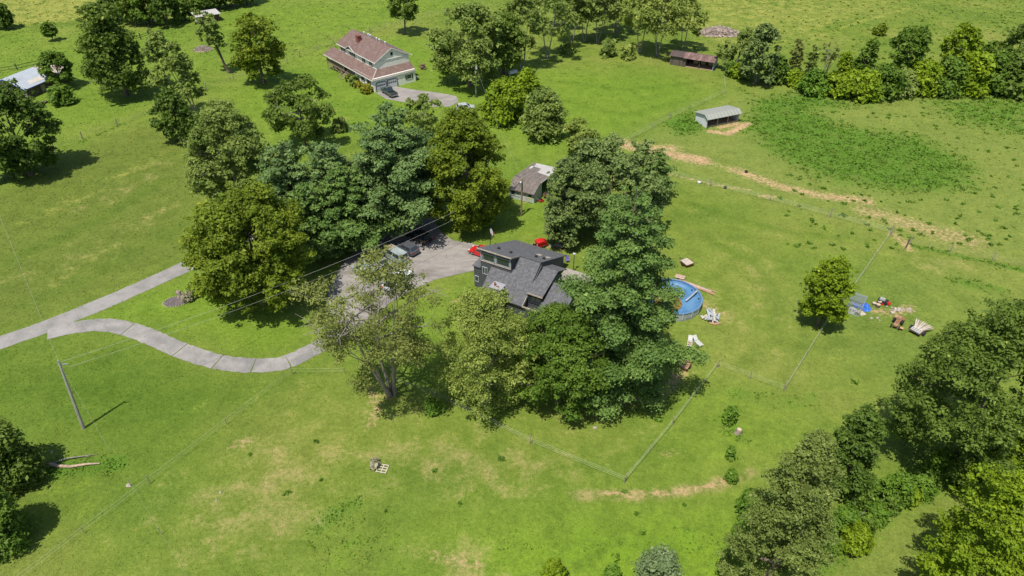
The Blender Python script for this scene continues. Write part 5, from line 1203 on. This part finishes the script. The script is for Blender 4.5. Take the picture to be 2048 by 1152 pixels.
p = at(1146.5, 543); hh = rise(p, 506); e = empty('lamp_post', p, 0, 'dark lamp post with white globe beside the deck', 'lamp post')
MB().tube([(0,0,-.1),(0,0,.3),(0,0,.32),(0,0,hh-.35)],[.13,.13,.09,.08],8).build('shaft', M['barnwood'], e); MB().tube([(0,0,hh-.36),(0,0,hh-.2),(0,0,hh),(0,0,hh+.1)],[.1,.22,.22,.08],10).build('globe', M['white'], e); MB().tube([(0,0,hh+.1),(0,0,hh+.16)],[.16,.05],8).build('finial', M['black'], e)
q = at(977.5, 468.5, 3.2); e = empty('basketball_hoop', (q.x+.2, q.y+.3, gz(q.x, q.y)), R(-160), 'basketball hoop with white fan backboard behind the charcoal house', 'basketball hoop')
MB().tube([(0,0,-.1),(0,0,2.6),(-.2,.0,3.0)],.06,8).build('pole', M['black'], e)
bd = MB(); bd.prism([(-.6,2.9),(.6,2.9),(.75,3.3),(.6,3.7),(.3,3.88),(-.3,3.88),(-.6,3.7),(-.75,3.3)], -.03, .0, 'y'); bo = bd.build('backboard', M['white'], e, rot=(0,0,R(-90)), loc=(-.25,0,0))
rg = MB(); pts = [(-.55+.23*math.cos(k*.628),.23*math.sin(k*.628),3.05) for k in range(11)]; rg.tube(pts,.02,5); rg.build('rim', M['red'], e)
nt_ = MB()
for k in range(8): a = k*.785; nt_.tube([(-.55+.23*math.cos(a),.23*math.sin(a),3.05),(-.55+.13*math.cos(a+.4),.13*math.sin(a+.4),2.65)],.012,3)
nt_.build('net', M['white'], e)

# ------------------------------------------------------------------ junk by the round tree
a, c = at(1704, 629), at(1721, 589, 1.8); an, L_ = frame_from(a, c); W = 1.9
e = empty('wire_kennel', a, an, 'galvanised wire kennel beside the neat round tree', 'kennel')
fr = MB()
for x in (0, L_/2, L_):
    for y in (-W/2, W/2): fr.tube([(x,y,0),(x,y,1.8)], .05, 5)
for z in (.05, 1.8):
    for y in (-W/2, W/2): fr.tube([(0,y,z),(L_,y,z)], .05, 5)
    for x in (0, L_): fr.tube([(x,-W/2,z),(x,W/2,z)], .05, 5)
fr.build('frame', M['steel'], e)
def mesh_panel(o, u, v, nu, nv):
    mb = MB(); o, u, v = Vector(o), Vector(u), Vector(v)
    for i in range(1, nu): mb.bar(o+u*(i/nu), o+u*(i/nu)+v, .022, .022)
    for j in range(1, nv): mb.bar(o+v*(j/nv), o+v*(j/nv)+u, .022, .022)
    prop(mb.build('wire_panel', M['steel'], e), kind='stuff')
for y in (-W/2, W/2): mesh_panel((0,y,0), (L_,0,0), (0,0,1.8), int(L_/.16), 11)
for x in (0, L_): mesh_panel((x,-W/2,0), (0,W,0), (0,0,1.8), 12, 11)
mesh_panel((0,-W/2,1.8), (L_,0,0), (0,W,0), int(L_/.2), 10)
q = local(e, (L_*.72,.1,0)); f = empty('blue_tub', (q.x,q.y,gz(q.x,q.y)), 0, 'blue tub inside the wire kennel', 'tub'); MB().tube([(0,0,0),(0,0,.35)],[.3,.38],10).build('shell', M['tarp'], f); MB().tube([(0,0,.33),(0,0,.37)],.4,10).build('rim', M['tarp'], f)
q = local(e, (L_*.32,.2,0)); f = empty('rag_heap', (q.x,q.y,gz(q.x,q.y)), .4, 'heap of crumpled white sheets inside the wire kennel', 'sheets')
def crumple(name, rx, ry, h, m, parent, seed, n=14, amp=.35):
    rr = np.random.default_rng(seed); mb = MB()
    xs = np.linspace(-1, 1, n); Z = {}
    for i, x in enumerate(xs):
        for j, y in enumerate(xs):
            d = math.hypot(x, y); k = max(0, 1-d*d)
            mb.v.append((x*rx*(1+.1*rr.normal()), y*ry*(1+.1*rr.normal()), h*k*(1+amp*rr.normal())+.01))
    for i in range(n-1):
        for j in range(n-1):
            if math.hypot(xs[i]+1/n, xs[j]+1/n) < 1.12: a = i*n+j; mb.f.append((a, a+n, a+n+1, a+1))
    return mb.build(name, m, parent)
crumple('sheet', .9, .7, .4, M['offwhite'], f, 3)
p = at(1730, 616); e = empty('blue_tarp', p, .5, 'crumpled bright blue tarp over a heap beside the wire kennel', 'tarp'); crumple('tarp', .85, .75, .7, M['tarp'], e, 5, amp=.18)
p = at(1722, 626); e = empty('grey_board', p, R(20), 'flat grey board lying below the blue tarp', 'board')
for k in range(3): MB().box(-.45+.31*k,-.16+.31*k,-.6,.6,.02,.06).build('plank', M['lumbergrey'], e)
LG = 'sawn log rounds by the kennel'
for k, (x, y, lab) in enumerate(((1748,609,'sawn log round nearest the blue tarp'), (1758,607,'upper sawn log round beside the broken mower'), (1755,614,'lower sawn log round of the three'))):
    p = at(x, y); e = empty('log_round', p, 0, lab, 'log', LG); MB().tube([(0,0,-.05),(0,0,.3+.1*k)], .33, 11).build('bark', BARK, e); MB().tube([(0,0,.3+.1*k),(0,0,.315+.1*k)], .3, 11).build('cut_face', M['logend'], e)
p = at(1767, 606); e = empty('broken_mower', p, R(-35), 'broken grey mower with red cover panels lying by the log rounds', 'mower')
MB().box(-.9,.5,-.35,.35,.2,.5,.08).build('chassis', M['black'], e); MB().box(-.7,.1,-.22,.22,.5,.8,.06).build('engine', M['grey'], e); MB().box(.35,.95,-.3,.25,.15,.4,.1).build('red_cover', M['red'], e); MB().box(-.2,.15,-.75,-.45,.05,.2,.05).build('loose_cover', M['red'], e)
for x in (-.65,.35):
    for s in (-1,1): MB().tube([(x,s*.45-.07,.24),(x,s*.45+.07,.24)], .24, 10).build('wheel', M['tyre'], e)
def rock_mesh(r_, seed):
    rr = random.Random(seed); mb = MB(); n = 7
    for zf_, k in ((-.3,.75),(.15,1.),(.5,.72),(.68,.3)):
        for i in range(n): a = 6.283*i/n; q = r_*k*rr.uniform(.75,1.2); mb.v.append((q*math.cos(a),q*math.sin(a)*.8,r_*zf_*rr.uniform(.85,1.15)))
    for j in range(3):
        for i in range(n): mb.f.append((j*n+i,j*n+(i+1)%n,(j+1)*n+(i+1)%n,(j+1)*n+i))
    mb.f += [tuple(range(n))[::-1], tuple(range(3*n,4*n))]; return mb
p = at(1795, 621); e = empty('rock_pile', p, 0, 'pile of pale rocks and rubble above the old tractor', 'rocks')
for k in range(26): rock_mesh(random.uniform(.12,.3), k).build('rock', M['rock' if k % 3 else 'lumbergrey'], e, loc=(random.gauss(0,1.1),random.gauss(0,.5),.05), rot=(0,0,random.uniform(0,6)))
for k, (x, y, s, lab) in enumerate(((1743,637,.28,'pale rock nearest the kennel on the worn turf'),(1755,636,.26,'pale rock in the middle of three on the worn turf'),(1759,641,.18,'smallest pale rock of the three on the worn turf'),(258,971,.32,'pale boulder beside the lower tape fence at left'),(441,985,.22,'flat pale stone in the dry lower turf'),(433,1001,.17,'small pale stone below the flat stone'),(1190,856,.3,'white stone in the shade edge of the maple'),(104,904,.2,'pale stone on the lawn above the fallen log'),(1815,619,.3,'pale rock at the right end of the rubble'),(1828,623,.2,'small rock farthest right of the rubble'))):
    p = at(x, y); e = empty('rock', p, k, lab, 'rock'); rock_mesh(s, 90+k).build('stone', M['rock'], e)
# old rider tractor
a, c = at(1798, 641), at(1787, 660); an, _ = frame_from(a, c); mid = (a+c)/2
e = empty('old_tractor', mid, an, 'rusty old garden tractor without bonnet beside the rubble', 'tractor')
MB().box(-.9,1.1,-.28,.28,.4,.62,.03).build('chassis', M['rust'], e); MB().box(.25,1.05,-.32,.32,.62,.95,.08).build('engine', M['rustlight'], e); MB().box(.35,.95,-.2,.2,.95,1.02).build('engine_top', M['rust'], e)
MB().box(-.75,-.2,-.3,.3,.62,.82,.05).build('seat_base', M['rustlight'], e); MB().bar((-.7,0,.8),(-.85,0,1.2),.5,.08,up=(1,0,0)).build('seat_back', M['lumber'], e)
sw = MB(); sw.tube([(.1+.27*math.cos(k*.5236),.27*math.sin(k*.5236),1.25+.08*math.cos(k*.5236)) for k in range(13)], .03, 5); sw.build('steering_wheel', M['black'], e); MB().tube([(.25,0,.8),(.1,0,1.25)],.03,5).build('steering_column', M['black'], e)
for s in (-1,1):
    MB().tube([(-.6,s*.55-.16,.48),(-.6,s*.55-.1,.48),(-.6,s*.55+.1,.48),(-.6,s*.55+.16,.48)], [.4,.48,.48,.4], 14).build('rear_wheel', M['tyre'], e)
    MB().tube([(.9,s*.5-.1,.28),(.9,s*.5+.1,.28)], .28, 12).build('front_wheel', M['tyre'], e)
    MB().box(-.95,-.25,s*.5-.2,s*.5+.2,.97,1.02).build('fender', M['rustlight' if s < 0 else 'rust'], e)
MB().box(.5,1.0,.6,1.05,.4,.45).build('side_panel', M['rustlight'], e)
# wagon with boards
e = empty('board_wagon', at(1834, 664), an-.25, 'low wagon loaded with fanned boards and a white lattice', 'wagon')
MB().box(-.9,.9,-.75,.75,.42,.5).build('bed', M['rust'], e)
for s in (-1,1): MB().tube([(.1,s*.95-.12,.35),(.1,s*.95+.12,.35)], .35, 12).build('wheel', M['tyre'], e)
for k in range(9):
    a = -.45+.11*k; l = 2.3
    MB().box(0,l,-.09,.09,-.02,.02).build('board', M['lumbergrey' if k % 3 else 'barnwood_light'], e, loc=(.4,.35-.09*k,.56+.02*(k % 3)), rot=(0,R(-4),math.pi+a*.9))
lt = MB()
for k in range(7): lt.box(.15+.14*k,.21+.14*k,-.7,.7,.66,.69)
for k in range(5): lt.box(.15,1.07,-.66+.31*k,-.58+.31*k,.691,.72)
lt.build('lattice', M['offwhite'], e)
MB().box(.95,1.05,-.85,.85,.45,.65).build('tail_board', M['barnwood'], e)
# stumps, logs, heaps
for k, (x, y, s, lab) in enumerate(((1476,866,.42,'old grey stump on the lawn inside the lower right paddock'),(1465,914,.28,'smaller stump below the old grey stump'))):
    p = at(x, y); e = empty('tree_stump', p, k, lab, 'stump'); MB().tube([(0,0,-.1),(0,0,.1),(.05,0,.75*s*2.),(.05,0,.8*s*2.)],[s*1.3,s,s*.8,s*.5],9).build('bark', M['wicker'], e); MB().tube([(.05,0,.8*s*2.),(.05,0,.8*s*2.+.02)],s*.6,9).build('cut_face', M['logend'], e)
pa, pc = at(100, 931), at(200, 930); e = empty('fallen_log', pa, 0, 'pale fallen log lying in weeds at lower left', 'log')
d = pc-pa; MB().tube([(0,0,.2), d*.2+Vector((0,-.25,.22)), d*.45+Vector((0,-.35,.2)), d*.75+Vector((0,-.05,.25)), d+Vector((0,.1,.18))],[.22,.2,.17,.13,.07],8).build('trunk', plain('log_pale_bark', (.40,.30,.21),.9,.3,3,c2=(.28,.2,.14)), e)
lb = MB(); lb.tube([(.1,.1,.2), d*.3+Vector((0,.75,.35)), d*.62+Vector((0,1.15,.25)), d*.85+Vector((0,1.5,.2))],[.1,.09,.06,.02],6); lb.tube([d*.62+Vector((0,1.15,.25)), d*.75+Vector((.1,.8,.4))],[.04,.01],4); lb.build('limb', GREYWOOD, e)
p = at(765, 938); e = empty('wooden_pallet', p, R(-12), 'weathered pallet lying on the dry lower lawn', 'pallet')
for k in range(4): MB().box(-.6,.6,-.6+.36*k,-.48+.36*k,.1,.13).build('slat', M['lumbergrey'], e)
for x in (-.55,0,.55): MB().box(x-.05,x+.05,-.6,.6,0,.1).build('runner', M['lumbergrey'], e)
bush('dried_flowers', 'straw', (748,932), 920, 22, 'patch of dried whitish flowers beside the pallet', cat='flowers')
# mulch bed with stump
p = at(352, 603); e = empty('mulch_bed', p, R(14), 'oval dark mulch bed edged with pale stones on the front lawn', 'flower bed')
mb = MB(); n = 24; ring = [(1.75*math.cos(k*6.283/n)*(1+.08*math.sin(3*k)), 1.25*math.sin(k*6.283/n), .05) for k in range(n)]; mb.v = ring+[(0,0,.16)]; mb.f = [(i,(i+1)%n,n) for i in range(n)]; mb.build('mulch', M['mulch'], e)
for k in range(30): a = k*6.283/30; rock_mesh(.11, 200+k).build('edge_stone', M['rock'], e, loc=(1.85*math.cos(a),1.33*math.sin(a),.02))
p = at(360, 595); e = empty('bed_stump', p, 0, 'gnarled brown stump standing in the mulch bed', 'stump')
st = MB(); st.tube([(0,0,0),(.1,0,.5),(0,.1,1.0),(-.2,.1,1.25)],[.45,.32,.35,.15],8); st.tube([(.1,0,.4),(.6,.2,.9)],[.2,.08],6); st.tube([(-.1,0,.5),(-.5,-.1,1.0)],[.18,.07],6); st.build('wood', M['wicker'], e)
bush('grey_plant', 'straw', (374,602), 585, 22, 'silvery grey plant at the right end of the mulch bed')
def heap(px, rx, ry, h, m, label, cat, seed, sticks):
    p = at(*px); e = empty('brush_pile', p, 0, label, cat); o = crumple('mound', rx, ry, h, m, e, seed, n=26, amp=.16)
    rr = random.Random(seed); mb = MB()
    for _ in range(sticks):
        x, y = rr.uniform(-.85,.85), rr.uniform(-.85,.85); k = max(0,1-x*x-y*y)
        if k <= .03: continue
        a = rr.uniform(0,6.28); l = rr.uniform(.6,1.6); o_ = Vector((x*rx,y*ry,h*k+.1)); d_ = Vector((math.cos(a),math.sin(a),rr.uniform(-.2,.3)))*l
        mb.tube([o_-d_/2,o_+d_/2],[.07,.04],4)
    prop(mb.build('sticks', GREYWOOD if seed % 2 else M['brush'], e), kind='stuff')
heap((1437,66), 6.2, 4.2, 1.6, M['brush'], 'wide brown brush pile in the field above the rusty shed', 'brush pile', 7, 330)
heap((406,99), 2.4, 2.2, .8, M['brush'], 'small grey brush pile beside the leaning open tree', 'brush pile', 9, 90)
p = at(1026, 150); e = empty('propane_tank', p, R(32), 'white propane tank at the edge of the grove lawn', 'propane tank')
MB().tube([(-1.35,0,.75),(-1.25,0,.75),(-1.1,0,.75),(1.1,0,.75),(1.25,0,.75),(1.35,0,.75)],[.1,.34,.5,.5,.34,.1],14).build('tank', M['white'], e, smooth=False); MB().tube([(0,0,1.2),(0,0,1.42)],.18,8).build('dome', M['white'], e)
for x in (-.8,.8): MB().box(x-.08,x+.08,-.35,.35,-.05,.4).build('foot', M['concrete'], e)
for k, (x, y, lab) in enumerate(((1492,345,'small dark tub in the grazed field near the dirt track'),(1398,367,'white bucket by the multi strand fence'),(1450,377,'dark bucket by the multi strand fence'))):
    p = at(x, y); e = empty('feed_bucket', p, 0, lab, 'bucket'); MB().tube([(0,0,0),(0,0,.35)],[.25,.32],9).build('shell', M['white' if k == 1 else 'black'], e); MB().tube([(0,0,.33),(0,0,.37)],.34,9).build('rim', M['white' if k == 1 else 'black'], e)

# ------------------------------------------------------------------ weeds, rough growth and grass
def on_paving(X, Y):
    r_ = seg_dist(X, Y, [p.to_2d() for p in smooth_line(road_pts, 4)]) < 1.52
    r_ |= seg_dist(X, Y, [p.to_2d() for p in drive[::8]]) < 1.27
    for poly in ([(690,655),(745,638),(780,606),(826,579),(872,559),(950,541),(968,537),(985,500),(942,487),(905,481),(880,462),(868,440),(845,418),(800,425),(740,480),(690,520),(655,580),(660,630)],
                 [(752,186),(790,173),(832,180),(880,186),(912,192),(918,203),(900,213),(868,214),(832,208),(800,203),(772,198)]):
        r_ |= inside(X, Y, wpoly(poly))
    r_ |= np.hypot(X-24.1, Y-82.8) < 4.4
    return r_
def field_points(n, ymin=34, ymax=262, power=1.):
    """random ground points, denser near the camera side, inside the view and a margin round it"""
    y = ymin+(ymax-ymin)*rng.random(n)**power
    half = (y*CP+CAMH*SP)*(1024/FPX)*1.12+2
    return rng.uniform(-1, 1, n)*half, y
X, Y = field_points(150000, power=1.15)
gmk = ground_masks(X, Y); keep = (rng.random(len(X)) < np.clip(gmk['lush']*1.25-.32, 0, 1)*.75) & ~on_paving(X, Y) & (gmk['dirt'] < .4)
X, Y, Lm = X[keep], Y[keep], gmk['lush'][keep]
Z = hgt(X, Y); ds = np.sqrt(X**2+Y**2+CAMH**2)
k = 5; hgts = (.08+.55*Lm*rng.random(len(X))*np.clip(.5+.5*np.sin(X*.9+2*np.sin(Y*.35))+.5*np.sin(Y*1.1+1.3*np.sin(X*.5)), .1, 1.5))
C = np.repeat(np.stack([X, Y, Z], 1), k, 0)+np.concatenate([rng.normal(size=(len(X)*k, 2))*.3, (np.repeat(hgts, k)*rng.random(len(X)*k))[:, None]], 1)
N = unit(rng.normal(size=C.shape)*.6+np.array([0, 0, .9]))
v, f = leaf_faces(C, N, np.repeat(np.maximum(.15, .0017*ds), k)*rng.uniform(.7, 1.3, len(C)), False)
t_ = np.clip(np.repeat(rng.uniform(.05, .7, len(X)), k)*.7+rng.uniform(0, .35, len(C)), 0, 1)
prop(link('weeds', npmesh('weeds', v, f, t_), LEAF['weed']), 'rough green weeds growing in patches over the pasture', 'weeds', kind='stuff')
# scattered dark tufts in the grazed field
pts = []
for _ in range(420):
    px, py = random.uniform(1560, 2080), random.uniform(195, 500)
    if random.random() < .4: px, py = random.uniform(1560, 2080), random.uniform(10, 120)
    q = at(px, py); pts.append((q.x, q.y, q.z))
for _ in range(26):
    q = at(random.uniform(500, 2048), random.uniform(760, 1150)); pts.append((q.x, q.y, q.z))
pts = np.array(pts); k = 16
s_ = np.repeat(rng.uniform(.12, .42, len(pts)), k)
C = np.repeat(pts, k, 0)+rng.normal(size=(len(pts)*k, 3))*np.array([.6, .6, .0])*s_[:, None]; C[:, 2] += rng.random(len(C))*s_*.7
v, f = leaf_faces(C, unit(rng.normal(size=C.shape)*.7+np.array([0, 0, .8])), .18+.25*s_*rng.uniform(.6, 1.2, len(C)), False)
prop(link('thistle_weeds', npmesh('thistle_weeds', v, f, rng.uniform(0, .7, len(C))), LEAF['weed']), 'scattered dark weed tufts dotting the grazed fields', 'weeds', kind='stuff')

def grass_nodes():
    ng = bpy.data.node_groups.new('grass_blades', 'GeometryNodeTree')
    ng.interface.new_socket('Geometry', in_out='INPUT', socket_type='NodeSocketGeometry'); ng.interface.new_socket('Geometry', in_out='OUTPUT', socket_type='NodeSocketGeometry')
    n = ng.nodes; l = ng.links
    gi, go = n.new('NodeGroupInput'), n.new('NodeGroupOutput')
    cone = n.new('GeometryNodeMeshCone'); cone.fill_type = 'NONE'; cone.inputs['Vertices'].default_value = 4; cone.inputs['Radius Top'].default_value = .12; cone.inputs['Radius Bottom'].default_value = .5; cone.inputs['Depth'].default_value = 1.
    sm = n.new('GeometryNodeSetMaterial'); sm.inputs['Material'].default_value = TUFT; l.new(cone.outputs['Mesh'], sm.inputs['Geometry'])
    io = n.new('GeometryNodeInstanceOnPoints'); l.new(gi.outputs[0], io.inputs['Points']); l.new(sm.outputs[0], io.inputs['Instance'])
    for nm, sock in (('tuft_scale', 'Scale'), ('tuft_turn', 'Rotation')):
        a = n.new('GeometryNodeInputNamedAttribute'); a.data_type = 'FLOAT_VECTOR'; a.inputs['Name'].default_value = nm; l.new(a.outputs['Attribute'], io.inputs[sock])
    l.new(io.outputs[0], go.inputs[0]); return ng
X, Y = field_points(175000, power=1.35)
keep = ~on_paving(X, Y); X, Y = X[keep], Y[keep]; gmk = ground_masks(X, Y)
keep = gmk['dirt'] < .45; X, Y = X[keep], Y[keep]; n = len(X)
me = bpy.data.meshes.new('grass'); me.vertices.add(n); me.vertices.foreach_set('co', np.stack([X, Y, hgt(X, Y)-.02], 1).astype(np.float32).ravel())
ds = np.sqrt(X**2+Y**2+CAMH**2)/100; wd = rng.uniform(.18, .42, n)*ds; ht = rng.uniform(.025, .085, n)*np.clip(ds, .8, 1.6)*(1+1.2*gmk['lush'][keep])
for nm, arr in (('tuft_scale', np.stack([wd, wd*rng.uniform(.6, 1.2, n), ht], 1)), ('tuft_turn', np.stack([rng.normal(size=n)*.25, rng.normal(size=n)*.25, rng.uniform(0, 6.28, n)], 1))):
    a = me.attributes.new(nm, 'FLOAT_VECTOR', 'POINT'); a.data.foreach_set('vector', arr.astype(np.float32).ravel())
for k in MASKS:
    a = me.attributes.new(k, 'FLOAT', 'POINT'); a.data.foreach_set('value', gmk[k][keep].astype(np.float32))
go_ = link('grass', me, TUFT); md = go_.modifiers.new('blades', 'NODES'); md.node_group = grass_nodes()
prop(go_, 'short tufted grass over the lawns and pasture', 'grass', kind='stuff')
